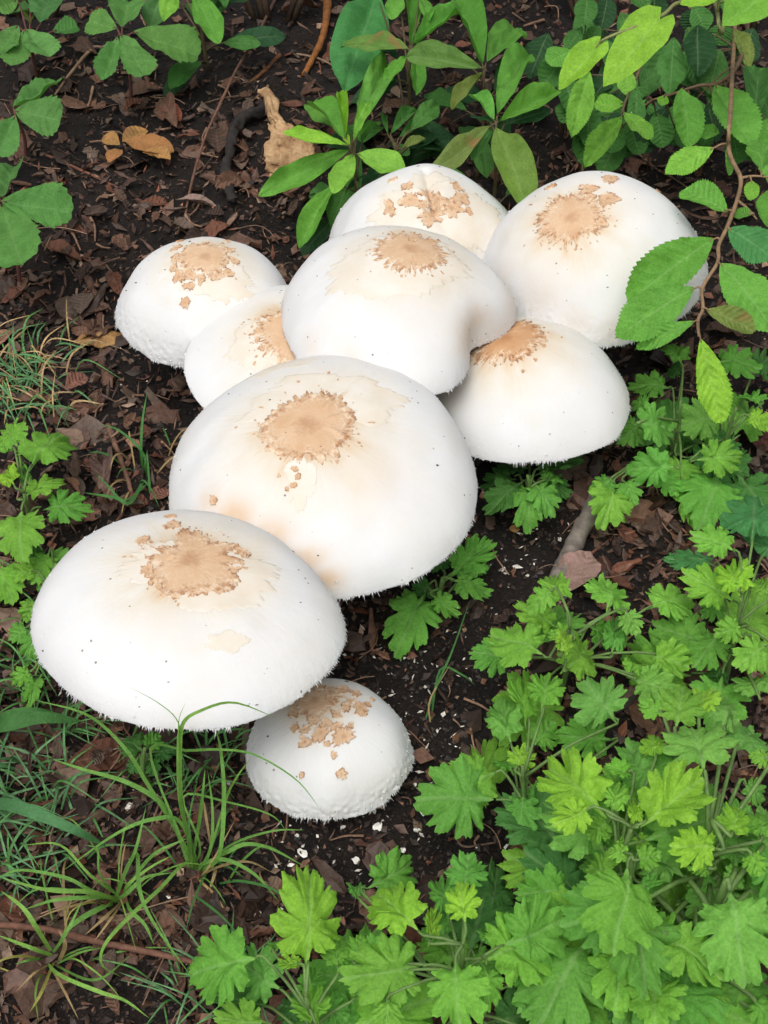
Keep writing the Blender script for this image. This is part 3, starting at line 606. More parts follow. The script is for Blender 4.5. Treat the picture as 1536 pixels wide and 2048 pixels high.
plant('mugwort_plant', 'mugwort plant with two lime growing tips rising from broad green leaves', 'plant', GM, (925, 1890, .09), [
 (902,1845,877,1732,54,'mid',2),(928,1790,937,1704,74,'mid',2),(932,1862,920,1762,64,'lime',3),(975,1854,1001,1719,72,'dark',0),(993,1896,1138,1838,128,'mid',2),(992,1896,960,1849,32,'mid',2),(911,1913,915,2050,128,'bright',3),
 (971,1913,981,2010,58,'bright',2),(847,1871,742,1766,94,'lime',3),(860,1888,868,1817,32,'lime',3),(723,1784,832,1722,88,'mid',1),(723,1804,704,1758,30,'mid',1),(834,1939,702,1948,88,'bright',2),(804,1926,747,1883,48,'mid',2),
 (779,1990,770,2058,124,'bright',2),(710,1930,723,1871,46,'bright',2),(978,2050,1104,2014,94,'dark',0),(900,1880,850,1830,60,'mid',1),(940,1900,990,1960,60,'mid',1)], 'm', .03, .09, fill=15, spread=.05)
plant('mugwort_plant', 'mugwort plant with one upright lime leaf beside the red root', 'plant', GM, (612, 1995, .085), [
 (616,1938,621,1732,118,'lime',3),(608,1930,557,1922,30,'lime',3),(527,1913,370,1943,128,'mid',2),(548,1905,545,1878,22,'mid',2),(676,1948,668,1868,48,'bright',2),(544,2016,435,1992,64,'dark',0),(539,2050,431,2037,74,'bright',1),
 (633,2050,610,1980,70,'bright',2),(608,2024,550,2003,62,'dark',0),(668,2024,699,1971,58,'dark',0),(640,2000,690,2040,60,'mid',1),(600,2000,640,1940,50,'mid',1)], 'm', .028, .09, fill=11, spread=.045)
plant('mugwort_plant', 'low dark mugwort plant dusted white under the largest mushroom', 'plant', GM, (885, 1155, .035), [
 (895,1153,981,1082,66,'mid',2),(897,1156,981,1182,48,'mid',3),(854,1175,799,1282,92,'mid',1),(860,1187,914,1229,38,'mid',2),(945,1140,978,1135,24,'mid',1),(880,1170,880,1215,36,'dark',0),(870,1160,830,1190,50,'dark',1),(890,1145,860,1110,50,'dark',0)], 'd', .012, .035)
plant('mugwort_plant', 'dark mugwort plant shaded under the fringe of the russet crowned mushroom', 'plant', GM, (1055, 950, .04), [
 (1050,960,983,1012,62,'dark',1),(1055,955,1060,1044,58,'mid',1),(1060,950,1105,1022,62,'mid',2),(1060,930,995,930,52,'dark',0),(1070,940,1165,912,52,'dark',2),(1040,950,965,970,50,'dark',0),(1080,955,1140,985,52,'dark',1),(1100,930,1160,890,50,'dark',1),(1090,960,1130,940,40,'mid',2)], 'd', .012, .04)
plant('mugwort_plant', 'mugwort plant with white flecked leaves spreading beside the russet crowned mushroom', 'plant', GM, (1362, 800, .065), [
 (1346,777,1263,767,54,'mid',1),(1272,846,1358,850,104,'mid',3),(1361,934,1253,934,66,'mid',2),(1231,956,1219,1036,96,'bright',1),(1356,961,1395,1034,48,'bright',0),(1366,735,1341,675,44,'mid',2),(1366,738,1329,738,34,'dark',1),
 (1402,885,1361,887,40,'dark',0),(1300,810,1262,800,50,'mid',1),(1290,840,1240,880,60,'mid',1),(1320,940,1350,985,46,'mid',1),(1230,950,1190,990,50,'mid',1),(1245,955,1270,1000,50,'mid',1)], 'd', .015, .062, fill=2, spread=.02, lean=(.0, .01))
plant('mugwort_plant', 'mugwort plant with mottled leaves under the hanging lime leaf', 'plant', GM, (1473, 815, .06), [
 (1454,831,1361,843,86,'pale',2),(1380,921,1485,910,68,'bright',2),(1427,721,1522,721,98,'mid',2),(1527,806,1486,787,54,'mid',2),(1488,828,1542,850,50,'lime',2),(1466,885,1478,958,48,'dark',0),(1440,780,1430,870,70,'mid',1),(1500,760,1545,700,60,'dark',1),(1480,870,1430,900,50,'dark',1)], 'd', .012, .06, fill=5, spread=.03)
plant('mugwort_plant', 'mugwort plant with finely cut blue-green leaf beside a lime shoot', 'plant', GM, (1485, 1190, .085), [
 (1504,1090,1512,960,100,'blue',3),(1478,1105,1386,1066,64,'bright',3),(1440,1131,1335,1108,48,'blue',0),(1482,1203,1455,1103,66,'lime',3),(1478,1208,1369,1144,74,'bright',2),(1448,1259,1391,1325,76,'mid',1),(1495,1250,1433,1268,48,'bright',2),
 (1540,1285,1476,1329,70,'bright',2),(1540,1199,1514,1152,44,'bright',2),(1521,1400,1497,1342,74,'pale',1),(1448,1330,1420,1372,44,'dark',0),(1520,1120,1560,1060,80,'blue',2),(1500,1270,1530,1340,70,'bright',1),(1450,1200,1400,1230,60,'mid',1),(1478,1180,1500,1150,30,'lime',3)], 'm', .025, .09, fill=5, spread=.035, lean=(.005, 0))
plant('mugwort_plant', 'mugwort plant with bright jagged leaves in the mown grass', 'plant', GM, (48, 985, .055), [
 (59,936,130,840,90,'bright',3),(38,898,8,850,64,'bright',2),(35,1000,122,951,48,'bright',2),(70,1015,175,1006,64,'mid',1),(44,1012,33,1098,90,'bright',2),(32,977,2,922,38,'lime',3),(30,900,-10,880,50,'bright',2),(60,960,40,930,24,'mid',2)], 'm', .025, .06, fill=1, spread=.02)
plant('mugwort_plant', 'small mugwort plant half covered by the rim of the wide mushroom', 'plant', GM, (85, 1165, .03), [
 (73,1141,24,1148,38,'bright',2),(103,1097,68,1163,54,'bright',2),(0,1120,18,1198,64,'bright',1),(76,1196,48,1240,48,'bright',1),(75,1340,60,1408,38,'mid',1),(70,1335,22,1365,34,'bright',1),(60,1250,20,1280,40,'mid',0),(85,1250,50,1320,44,'mid',0),(50,1130,90,1100,50,'dark',0)], 'm', .012, .032, lean=(.02, 0))
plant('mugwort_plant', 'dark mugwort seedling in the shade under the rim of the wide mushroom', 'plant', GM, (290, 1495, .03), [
 (285,1500,240,1470,50,'dark',1),(290,1500,320,1470,54,'mid',2),(300,1505,345,1500,48,'dark',1),(280,1510,260,1545,44,'dark',0),(300,1510,310,1550,40,'dark',1)], 'm', .01, .03)

GC = 'creeper plants with toothed leaflets'
def creeper(label, ap, leaves, **k): return plant('creeper_plant', label, 'plant', GC, ap, leaves, 'c', **{**dict(z0=.04, z1=.06, stem_col=(.12, .05, .04)), **k})
creeper('creeper with five toothed leaflets fanned from a reddish node', (240, 68, .07), [
 (234,57,175,39,54,'creep',2),(244,57,258,-8,64,'creep',2),(268,64,397,93,84,'creep',2),(235,75,206,143,42,'creep',2),(243,72,290,149,58,'creep',2)], z0=.06, z1=.07)
creeper('creeper with crowded leaflets in front of darker leaves', (49, 58, .06), [
 (36,52,-4,92,54,'creep',2),(49,61,26,121,56,'creep',2),(52,60,100,106,56,'creep',2),(81,48,98,-8,62,'cdark',1),(105,63,154,46,50,'dark',0),(36,0,-6,14,40,'creep',2),(60,48,57,10,22,'olive',1),(60,20,20,10,40,'cdark',0)], z0=.05, z1=.06)
creeper('creeper with two rounded leaflets, one folded along its midrib', (28, 222, .05), [
 (27,216,113,153,50,'creep',2),(28,222,123,243,74,'creep',2),(30,231,-4,305,56,'creep',2)], z0=.045, z1=.055)
creeper('creeper with one large quilted leaf drooping over the bark', (0, 405, .07), [
 (0,398,20,309,62,'creep',2),(3,403,138,412,86,'creep',3),(3,408,48,540,100,'creep',2)], z0=.05, z1=.075)
GA = 'azalea shoots with smooth pointed leaves'
def azalea(label, ap, leaves, **k): return plant('azalea_shoot', label, 'plant', GA, ap, leaves, 'e', **{**dict(fill=7, spread=.035, z0=.06, z1=.10, stem_col=(.10, .08, .04)), **k})
azalea('azalea shoot with lime new leaves beside the dried tan mushroom', (707, 292, .085), [
 (697,301,514,397,52,'mid',1),(707,309,667,393,48,'bright',2),(668,371,597,480,44,'mid',0),(713,308,811,343,64,'bright',2),(695,291,566,267,30,'lime',3),(688,281,623,180,54,'mid',2),(699,273,604,148,64,'mid',1),(691,277,678,191,22,'lime',3),
 (703,270,788,94,56,'mid',2),(723,289,755,209,32,'mid',1),(719,309,671,416,58,'dark',0),(707,285,742,211,26,'bright',3),(700,295,690,270,14,'lime',3),(712,280,730,235,30,'mid',2)], z0=.05, z1=.09)
azalea('small azalea shoot with narrow olive tipped leaves', (790, 285, .06), [
 (781,270,837,202,30,'dark',2),(797,277,860,233,26,'dark',2),(776,270,766,218,14,'dark',2),(805,297,850,278,26,'olive',2),(790,290,820,310,24,'dark',0)], z0=.05, z1=.06)
azalea('azalea shoot with a yellowing leaf drooping onto the wrinkled mushroom', (992, 247, .105), [
 (988,242,945,172,38,'mid',2),(994,234,1058,72,66,'mid',2),(998,244,1111,187,54,'mid',2),(1008,250,1100,222,36,'deep',0),(980,254,835,355,44,'olive',2,'y'),(992,258,1056,395,76,(.17,.30,.055),2),(988,256,945,306,34,'dark',0)], z0=.09, z1=.108)
azalea('azalea shoot with a broad leaf yellow along one side', (967, 135, .10), [
 (965,137,810,108,56,(.13,.27,.06),2),(965,129,909,10,60,'mid',1),(971,129,1064,-8,70,'mid',1),(967,145,903,224,32,'olive',1,'y')], z0=.08, z1=.11)
azalea('azalea shoot with a brown blotched leaf', (820, 97, .09), [
 (818,100,676,56,50,(.16,.30,.06),2,'y'),(820,92,816,-4,36,'mid',1),(824,90,928,18,40,'mid',1),(832,125,834,184,36,'mid',0),(754,-10,702,119,110,'blue',0),(797,-8,783,44,40,'mid',2),(840,-10,860,32,30,'mid',2),(812,113,769,174,30,'mid',1)], z0=.06, z1=.095)
azalea('azalea shoot with one long glossy leaf hanging by the creeper', (400, -30, .09), [(389,-12,440,95,56,'mid',2),(330,-20,300,40,50,'cdark',0),(350,-30,330,32,40,'bright',1),(420,-40,450,20,40,'dark',1)], z0=.06, z1=.085)

GE = 'leafy shrub branches with serrated leaves'
def branch(name, label, cat, root_px, pts, rads, col, leaves, kind, twigs=(), group=GE):
    """pts: stem points (px, py, z); leaves: (bx, by, zb, tx, ty, zt, width_px, colour[, kind])"""
    P = [at(*p) for p in pts]; g = on_ground(*root_px) - np.array([0, 0, .004]); root = thing(name, g, label, cat, group); inv = Matrix.Translation(-root.location)
    bag = Bag(); bag.add(*tube(spline([g] + P, 10 + 5 * len(P)), np.linspace(rads[0], rads[1], 10 + 5 * len(P)), 8, 3, .15)); nodes = spline([g] + P, 80)
    for tw in twigs: bag.add(*tube(spline([at(*q) for q in tw], 9), np.linspace(rads[1] * 1.1, rads[1] * .6, 9), 6, 4, .1)); nodes = np.vstack([nodes, spline([at(*q) for q in tw], 20)])
    for lf in leaves:
        bx, by, zb, tx, ty, zt, wpx, c = lf[:8]; kd = lf[8] if len(lf) > 8 else kind; b = at(bx, by, zb); t = at(tx, ty, zt); k, mt = DEF[kd]
        c = np.array(COL[c] if isinstance(c, str) else c) * rnd.uniform(.9, 1.1)
        link('leaf', leaf_me(k, mt, rnd.randrange(6)), root, inv @ leaf_matrix(b, t, wpx * dist_at((b + t) / 2) / F, rnd.uniform(-.15, .15)), c)
        s = nodes[np.argmin(np.linalg.norm(nodes - b, axis=1))]; d = (t - b) / np.linalg.norm(t - b)
        if np.linalg.norm(s - b) > .05: s = np.array([b[0] + .004, b[1] + .004, ghq(b[0], b[1]) - .002])
        bag.add(*tube(spline([s, (s + b) / 2 + np.array([0, 0, .0015]), b + d * .003], 6), np.linspace(rads[1] * .9, rads[1] * .5, 6), 6))
    link('stem', bag.mesh('stem', M['gstem'], root.location), root, None, col); return root
branch('shrub_branch', 'arching brown twig of serrated leaves with a lime leaf hanging at its tip', 'plant', (1475, -20),
 [(1462, 200, .15), (1458, 300, .145), (1481, 356, .14), (1474, 400, .14), (1456, 451, .138), (1437, 492, .135), (1435, 525, .132), (1405, 576, .126), (1406, 617, .12), (1396, 641, .117), (1398, 673, .112)], (.0017, .0010), (.24, .16, .09), [
 (1455,425,.138,1363,368,.14,70,'mid'),(1426,478,.135,1262,592,.122,102,'mid'),(1389,576,.126,1230,670,.105,98,'mid','b'),(1391,643,.117,1268,695,.10,44,'mid'),(1440,528,.132,1555,655,.115,118,'mid'),(1412,620,.12,1513,656,.118,54,'olive','b'),
 (1400,677,.11,1442,850,.07,72,'lime'),(1456,458,.138,1550,512,.135,92,'blue'),(1427,297,.145,1333,342,.14,56,'bright'),(1504,362,.14,1502,396,.138,32,'bright'),(1504,430,.14,1464,419,.138,32,'mid'),(1540,380,.14,1536,460,.135,60,'mid'),(1522,344,.14,1535,244,.14,72,'mid'),(1452,300,.145,1462,352,.13,16,'pale')], 's',
 twigs=[[(1481, 356, .14), (1510, 352, .14), (1545, 356, .14)], [(1474, 400, .14), (1496, 418, .14), (1514, 439, .138)]])
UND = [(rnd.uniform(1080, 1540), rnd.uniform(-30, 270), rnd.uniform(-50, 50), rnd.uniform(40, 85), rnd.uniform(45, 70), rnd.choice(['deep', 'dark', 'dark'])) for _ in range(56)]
branch('shrub_branch', 'shaded twig with broad serrated leaves behind the arching twig', 'plant', (1500, 30),
 [(1480, 120, .09), (1440, 165, .10), (1395, 172, .10), (1340, 190, .09), (1305, 200, .085)], (.002, .001), (.14, .09, .05), [
 (1362,178,.10,1384,283,.085,66,'mid'),(1430,172,.10,1504,290,.09,96,'mid'),(1508,237,.09,1522,108,.10,70,'dark'),(1439,267,.085,1397,257,.085,38,'mid'),(1330,190,.09,1322,212,.085,26,'bright'),(1466,267,.07,1480,320,.06,54,'dark'),(1535,240,.08,1550,330,.08,70,'mid'),
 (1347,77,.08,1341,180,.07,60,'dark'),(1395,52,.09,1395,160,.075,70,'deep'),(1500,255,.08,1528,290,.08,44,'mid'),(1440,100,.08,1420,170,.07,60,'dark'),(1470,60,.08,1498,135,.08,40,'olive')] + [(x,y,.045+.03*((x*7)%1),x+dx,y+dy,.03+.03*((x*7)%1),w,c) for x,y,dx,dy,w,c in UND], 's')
branch('shrub_branch', 'twig with small fresh serrated leaves below the heart shaped lime leaves', 'plant', (1330, 60),
 [(1300, 90, .07), (1275, 150, .085), (1250, 205, .09), (1244, 232, .088)], (.0017, .0009), (.12, .10, .05), [
 (1249,208,.09,1188,211,.09,42,'bright'),(1243,235,.09,1170,330,.085,50,'bright'),(1246,226,.09,1303,283,.085,46,'bright'),(1272,178,.09,1273,247,.085,40,'dark'),(1178,145,.09,1153,246,.08,56,'bright'),(1142,101,.08,1093,129,.075,54,'mid'),(1255,134,.10,1252,186,.09,40,'bright'),
 (1178,214,.06,1175,293,.05,54,'dark'),(1275,175,.07,1315,145,.07,36,'dark'),(1250,170,.07,1212,178,.06,30,'dark'),(1225,150,.06,1190,190,.06,48,'deep'),(1175,-8,.09,1169,49,.08,50,'dark'),(1215,-8,.08,1205,54,.07,46,'deep'),(1165,55,.07,1132,98,.06,38,'dark'),(1200,52,.07,1180,80,.06,34,'dark')], 's')
branch('vine', 'twining vine with pale lime heart shaped leaves', 'plant', (1450, 20),
 [(1442, 68, .17), (1424, 0, .19), (1356, 6, .20), (1320, 33, .20), (1215, 75, .19), (1199, 88, .185)], (.0017, .0010), (.22, .24, .09), [
 (1320,39,.20,1206,157,.175,96,'lime'),(1199,89,.185,1114,168,.165,66,'lime'),(1440,-25,.21,1360,8,.20,66,'lime'),(1545,-25,.20,1448,44,.19,110,'bright')], 'h', group='twining vines')

# shrubs continued above the view, added to shade the ground behind the shoots
def shade_shrub(px0, px1, label, n, seed):
    r = random.Random(seed); c = at((px0 + px1) / 2, -60, .05); g = np.array([c[0], c[1], float(gh(c[0], c[1]))]); root = thing('added_shade_shrub', g, label, 'shrub', 'out of view shrubs added for shade'); inv = Matrix.Translation(-root.location)
    bag = Bag()
    for k in range(5):
        a = r.uniform(-1, 1); b = np.array([c[0] + a * .10, c[1] + r.uniform(-.03, .08), .32 + r.uniform(-.05, .1)]); s0 = g + np.array([a * .02, 0, 0])
        P = spline([s0, (s0 + b) / 2 + np.array([a * .03, .02, 0]), b], 16); bag.add(*tube(P, np.linspace(.004, .0015, 16), 7, k, .2))
        for j in range(n // 5):
            p = P[r.randrange(5, 16)] + np.array([r.gauss(0, .022), r.gauss(0, .03), r.gauss(0, .02)]); an = r.uniform(0, 6.28); ln = r.uniform(.028, .05)
            t = p + ln * np.array([math.cos(an), math.sin(an), r.uniform(-.6, .3)])
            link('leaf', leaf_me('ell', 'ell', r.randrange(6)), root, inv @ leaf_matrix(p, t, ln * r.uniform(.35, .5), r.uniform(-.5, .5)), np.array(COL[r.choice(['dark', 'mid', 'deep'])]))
            q = P[np.argmin(np.linalg.norm(P - p, axis=1))]; bag.add(*tube(np.array([q, (q + p) / 2, p]), [.0008, .0007, .0006], 5))
    link('stem', bag.mesh('stem', M['gstem'], root.location), root, None, (.07, .05, .035))
for i, (a, b, lb) in enumerate([(-150, 250, 'shrub added above the view for shade behind the creeper'), (380, 700, 'shrub added above the view for shade behind the bare bark patch'), (720, 1020, 'shrub added above the view for shade behind the azalea shoots'), (1080, 1330, 'shrub added above the view for shade behind the fresh serrated leaves'), (1350, 1700, 'shrub added above the view for shade behind the arching twig')]):
    shade_shrub(a, b, lb, 60, 40 + i)

# ------------------------------------------------------------------ grass
def blade_mesh(P, wid, seed=0, tipw=.0, curl=.25):
    n = max(10, 4 * len(P)); Q = spline(P, n); T = np.gradient(Q, axis=0); T /= np.linalg.norm(T, axis=1)[:, None] + 1e-12
    side = np.cross(T, np.array([.15 * math.sin(seed), -.5, .85])); side /= np.linalg.norm(side, axis=1)[:, None] + 1e-12; nn = np.cross(side, T)
    t = np.linspace(0, 1, n); w = wid * np.interp(t, [0, .12, .5, .85, 1], [.65, .9, 1, .55, .04 + tipw]) / 2
    V = np.stack([Q - side * w[:, None], Q - nn * (w * curl)[:, None], Q + side * w[:, None]], 1).reshape(-1, 3)
    uv = np.stack([np.repeat(t[:, None], 3, 1), np.repeat(np.array([[0, .5, 1]]), n, 0)], -1).reshape(-1, 2)
    return V, grid_faces(n, 3), uv
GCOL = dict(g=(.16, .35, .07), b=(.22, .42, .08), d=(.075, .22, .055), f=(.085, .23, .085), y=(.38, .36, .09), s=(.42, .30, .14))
def tuft(label, root_px, blades, name='grass_tuft', rand=0, rr=.03, hl=.05, fine=.0011, cols='gd', seed=1, group='grass tufts among the litter'):
    g = on_ground(*root_px) - np.array([0, 0, .002]); root = thing(name, g, label, 'grass', group); r = random.Random(seed)
    for i, (pts, wpx, zm, ze, c) in enumerate(blades):
        k = len(pts); P = []
        for j, (x, y) in enumerate(pts):
            t = (j + 1) / k; z = 4 * t * (1 - t) * (zm - ze / 2) + ze * t if True else 0
            p = at(x, y, max(z, .003)); gz = float(gh(p[0], p[1])) + .002
            P.append(p if p[2] > gz else at(x, y, gz))
        P = [g + np.array([r.uniform(-.004, .004), r.uniform(-.003, .003), 0])] + P
        V, Fc, uv = blade_mesh(P, .92 * wpx * dist_at(P[-1]) / F, i); cc = np.array(GCOL[c]) * r.uniform(.85, 1.15)
        link('blade', mesh('blade', V - g, Fc, M['grass'], uv=uv), root, None, cc)
    for i in range(rand):
        a = r.uniform(0, 6.283); d = abs(r.gauss(0, rr)); x, y = g[0] + d * math.cos(a), g[1] + d * math.sin(a) ; z = float(gh(x, y)) - .001
        a2 = a + r.gauss(0, 1.0); ln = hl * r.uniform(.5, 1.3); hh = ln * r.uniform(.25, .9); b = np.array([x, y, z])
        P = [b, b + np.array([math.cos(a2) * ln * .3, math.sin(a2) * ln * .3, hh * .7]), b + np.array([math.cos(a2) * ln * .7, math.sin(a2) * ln * .7, hh]), b + np.array([math.cos(a2) * ln, math.sin(a2) * ln, hh * r.uniform(.3, 1.0)])]
        V, Fc, uv = blade_mesh(P, fine * r.uniform(.7, 1.4), i); cc = np.array(GCOL[r.choice(cols)]) * r.uniform(.8, 1.2)
        link('blade', mesh('blade', V - g, Fc, M['grass'], uv=uv), root, None, cc)
    return root
tuft('grass tuft whose tall blades reach up in front of the wide mushroom', (392, 1745), [
 ([(377,1680),(360,1597),(356,1505),(358,1442)], 10, .085, .128, 'b'), ([(375,1670),(362,1590),(360,1500),(366,1447),(400,1422),(467,1405),(554,1436)], 9, .135, .125, 'b'), ([(376,1675),(361,1590),(357,1500),(357,1446),(320,1408),(252,1370)], 3, .125, .145, 'g'), ([(376,1675),(361,1590),(357,1500),(358,1440),(371,1405)], 3, .115, .14, 'g'),
 ([(340,1640),(290,1560),(250,1497),(175,1430),(65,1399)], 9, .07, .085, 'g'), ([(350,1650),(317,1601),(250,1563),(170,1540),(104,1518)], 11, .05, .06, 'g'), ([(437,1713),(448,1597),(442,1505),(433,1463)], 10, .06, .085, 'g'),
 ([(398,1647),(405,1590),(410,1538)], 8, .04, .06, 'g'), ([(440,1712),(458,1702),(492,1688),(542,1697),(608,1732)], 10, .03, .012, 'g'), ([(408,1726),(454,1720),(512,1751),(558,1803)], 9, .022, .004, 'g'),
 ([(371,1726),(317,1780),(250,1842),(208,1892),(204,1930),(240,1953)], 9, .03, .006, 'b'), ([(363,1647),(308,1638),(233,1667),(125,1742)], 9, .045, .006, 'g'), ([(450,1605),(470,1560),(500,1518)], 6, .045, .06, 'b'),
 ([(400,1690),(367,1592),(458,1605),(542,1630),(575,1665)], 5, .045, .03, 'g'), ([(355,1660),(300,1500),(375,1501),(438,1499),(508,1509),(592,1559),(642,1620)], 6, .085, .075, 'g'),
 ([(420,1700),(425,1620),(415,1540)], 7, .04, .05, 'g'), ([(385,1700),(378,1640),(395,1560)], 6, .04, .05, 'd'), ([(430,1740),(415,1790)], 9, .006, .004, 's'), ([(420,1730),(470,1640)], 5, .02, .03, 's'), ([(400,1760),(430,1790),(455,1830)], 6, .006, .004, 's')], rand=13, rr=.012, hl=.045, cols='ggds', seed=3)
tuft('spreading grass tuft with bent pale blades between the root and the wide blade', (236, 1795), [
 ([(252,1740),(271,1700),(292,1613)], 9, .04, .06, 'g'), ([(271,1705),(279,1780),(308,1847),(388,1961)], 9, .05, .02, 'g'), ([(255,1770),(300,1735),(342,1712)], 7, .02, .03, 'b'), ([(250,1790),(290,1755),(346,1745)], 9, .02, .02, 'g'),
 ([(210,1812),(167,1834),(135,1860),(113,1895)], 12, .02, .006, 'g'), ([(260,1820),(290,1850),(308,1890)], 9, .014, .004, 'g'), ([(183,1784),(95,1780),(0,1755)], 10, .03, .02, 'b'), ([(180,1795),(110,1800),(48,1819)], 9, .02, .006, 'g'),
 ([(180,1780),(130,1755),(40,1740),(-10,1760)], 8, .025, .02, 'g'), ([(200,1750),(195,1700),(170,1690)], 5, .03, .03, 'g'), ([(300,1715),(375,1676)], 8, .03, .045, 'g'), ([(215,1830),(170,1870)], 8, .008, .005, 's'), ([(220,1840),(190,1880)], 6, .008, .005, 's'), ([(180,1750),(120,1690),(45,1690)], 6, .03, .02, 'b')], rand=9, rr=.012, hl=.04, cols='gbys', seed=4)
tuft('flat grass tuft with yellowing blades below the red root', (104, 1918), [
 ([(75,1859),(45,1815),(2,1782)], 11, .03, .03, 'b'), ([(60,1895),(-5,1870)], 9, .016, .01, 'b'), ([(121,1951),(200,1984),(250,2001),(298,2036)], 9, .02, .01, 'b'), ([(85,1980),(60,2024)], 8, .01, .004, 'y'), ([(70,1945),(33,1982)], 6, .01, .004, 's'), ([(160,1905),(210,1895)], 5, .015, .012, 'g'),
 ([(130,1870),(165,1800)], 8, .03, .035, 'g'), ([(60,1920),(30,1928)], 6, .01, .008, 'g'), ([(190,1960),(262,1910)], 6, .03, .025, 'g'), ([(130,1890),(118,1860)], 10, .01, .01, 's')], rand=10, rr=.01, hl=.04, cols='gbys', seed=5)
tuft('pale grass blade arching through the mugwort leaves', (1000, 2005), [([(1055,1992),(1120,1968),(1200,1956),(1303,1970)], 13, .05, .05, 'g'), ([(1040,2020),(1060,2000)], 6, .01, .01, 'g')], seed=6)
tuft('grass with one broad blue-green blade over fine turf', (-25, 1610), [([(0,1607),(60,1622),(150,1660),(214,1694)], 28, .05, .02, 'f')], rand=5, rr=.02, hl=.05, cols='fd', seed=7)
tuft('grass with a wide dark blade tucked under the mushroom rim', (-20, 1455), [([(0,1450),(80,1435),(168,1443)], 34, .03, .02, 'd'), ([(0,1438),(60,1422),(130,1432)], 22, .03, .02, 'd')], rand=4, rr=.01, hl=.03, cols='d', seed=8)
tuft('thin grass sprig standing on black soil by the smallest mushroom', (850, 1440), [([(870,1380),(905,1300),(940,1200)], 5, .02, .03, 'd'), ([(880,1340),(925,1350),(950,1370)], 5, .015, .008, 'd'), ([(860,1400),(900,1330)], 4, .012, .02, 's')], seed=9)
tuft('grass sprig beside the bark slab', (293, 950), [([(285,905),(240,862),(200,848)], 6, .02, .015, 'd'), ([(282,900),(285,840),(294,785)], 6, .025, .035, 'd'), ([(290,930),(295,900)], 5, .01, .02, 'd'), ([(260,1005),(230,995),(165,985)], 9, .015, .012, 'd'), ([(250,1000),(215,970),(190,945)], 5, .015, .015, 'd'), ([(300,985),(296,930),(294,900)], 5, .02, .03, 'd')], rand=10, rr=.012, hl=.03, cols='ds', seed=10)
def turf(label, pxs, n, ln, seed, cols='fd'):
    g = on_ground(*pxs[0]); root = thing('turf', g, label, 'grass', 'patches of fine turf'); r = random.Random(seed); V = []; Fc = []; m = 0; K = []
    for i in range(n):
        x0, x1, y0, y1 = r.choice(pxs[1:]); p = on_ground(r.uniform(x0, x1), r.uniform(y0, y1)); a = r.uniform(0, 6.28); L = ln * r.uniform(.5, 1.3); hh = L * r.uniform(.2, .8)
        P = [p, p + np.array([math.cos(a) * L * .35, math.sin(a) * L * .35, hh * .75]), p + np.array([math.cos(a) * L, math.sin(a) * L, hh * r.uniform(.4, 1)])]
        v, f, _ = blade_mesh(P, r.uniform(.0008, .0016), i); V.append(v - g); Fc += (f + m).tolist(); m += len(v); K.append(np.tile(np.array(GCOL[r.choice(cols)]) * r.uniform(.7, 1.25), (len(v), 1)))
    o = link('blades', mesh('blades', np.concatenate(V), Fc, M['litter'], col=np.concatenate(K)), root); o['kind'] = 'stuff'
    return root
turf('fine mown turf at the edge of the bark below the creeper', [(60, 780), (-40, 150, 690, 860), (-40, 90, 720, 840)], 150, .035, 21, 'ffds')
turf('fine blue-green turf under the broad grass blade', [(80, 1600), (-40, 200, 1500, 1720), (-20, 140, 1530, 1680), (-40, 100, 1720, 1790)], 125, .034, 22, 'ffd')
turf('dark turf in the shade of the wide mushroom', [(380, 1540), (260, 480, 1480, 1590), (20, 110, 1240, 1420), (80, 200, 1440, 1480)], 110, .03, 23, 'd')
turf('sparse turf by the corner clover', [(430, 1990), (300, 520, 1930, 2040)], 45, .03, 24, 'fd')

# ------------------------------------------------------------------ sticks and twigs
def stick(name, label, pts, wpx, col, group=None, taper=.6, lift=.0, rough=.18, sides=10, seed=0, cat='twig', arch=0.0):
    P = []
    for i, (x, y) in enumerate(pts):
        w0 = wpx * .5 * .9 / F; p = on_ground(x, y, w0 * .7 + lift); P.append(p)
    P = spline(P, 10 + 9 * len(P)); r0 = wpx / 2 * dist_at(P[0]) / F; n = len(P); P[:, 2] += arch * np.sin(np.linspace(0, np.pi, n))
    P = P + .04 * r0 * rng.normal(size=P.shape); V, Fc = tube(P, np.linspace(r0, r0 * taper, n) * (1 + .025 * rng.normal(size=n)), sides, seed + len(pts), rough)
    o = link(name, mesh(name, V - P[0], Fc, M['twig']), None, Matrix.Translation(Vector(P[0])), col); return tag(o, label, cat, group)
stick('stick', 'thick grey stick lying on black soil between mugwort plants', [(1212, 965), (1190, 1005), (1155, 1075), (1112, 1160)], 37, (.21, .185, .165), taper=.85, sides=18, cat='stick', lift=.005)
stick('root', 'reddish brown root running under the grass tufts', [(-20, 1848), (90, 1858), (180, 1880), (300, 1905), (390, 1925), (430, 1935)], 15, (.16, .08, .055), taper=.8, cat='root', lift=.008)
stick('stick', 'broken piece of reddish bark stick beside the mugwort with an upright leaf', [(430, 1890), (500, 1870), (570, 1850)], 22, (.16, .07, .045), cat='stick')
stick('stick', 'charred black bent stick beside the dried tan mushroom', [(548, 203), (520, 222), (488, 236), (468, 262), (462, 300), (452, 340), (459, 380), (466, 402)], 23, (.028, .025, .024), taper=.75, sides=14, cat='stick', lift=.0065, rough=.45)
stick('stick', 'short charred stub lying by the black bent stick', [(470, 362), (508, 368)], 22, (.03, .028, .03), cat='stick')
stick('twig', 'long thin dead vine stem slanting across the bark litter', [(560, -20), (515, 90), (480, 165), (445, 245), (410, 320), (385, 390), (368, 445)], 6, (.16, .085, .06), arch=.02)
stick('twig', 'pale tan twig below the five leaflet creeper', [(190, 105), (182, 120), (150, 155), (110, 190)], 8, (.30, .20, .13), arch=.01)
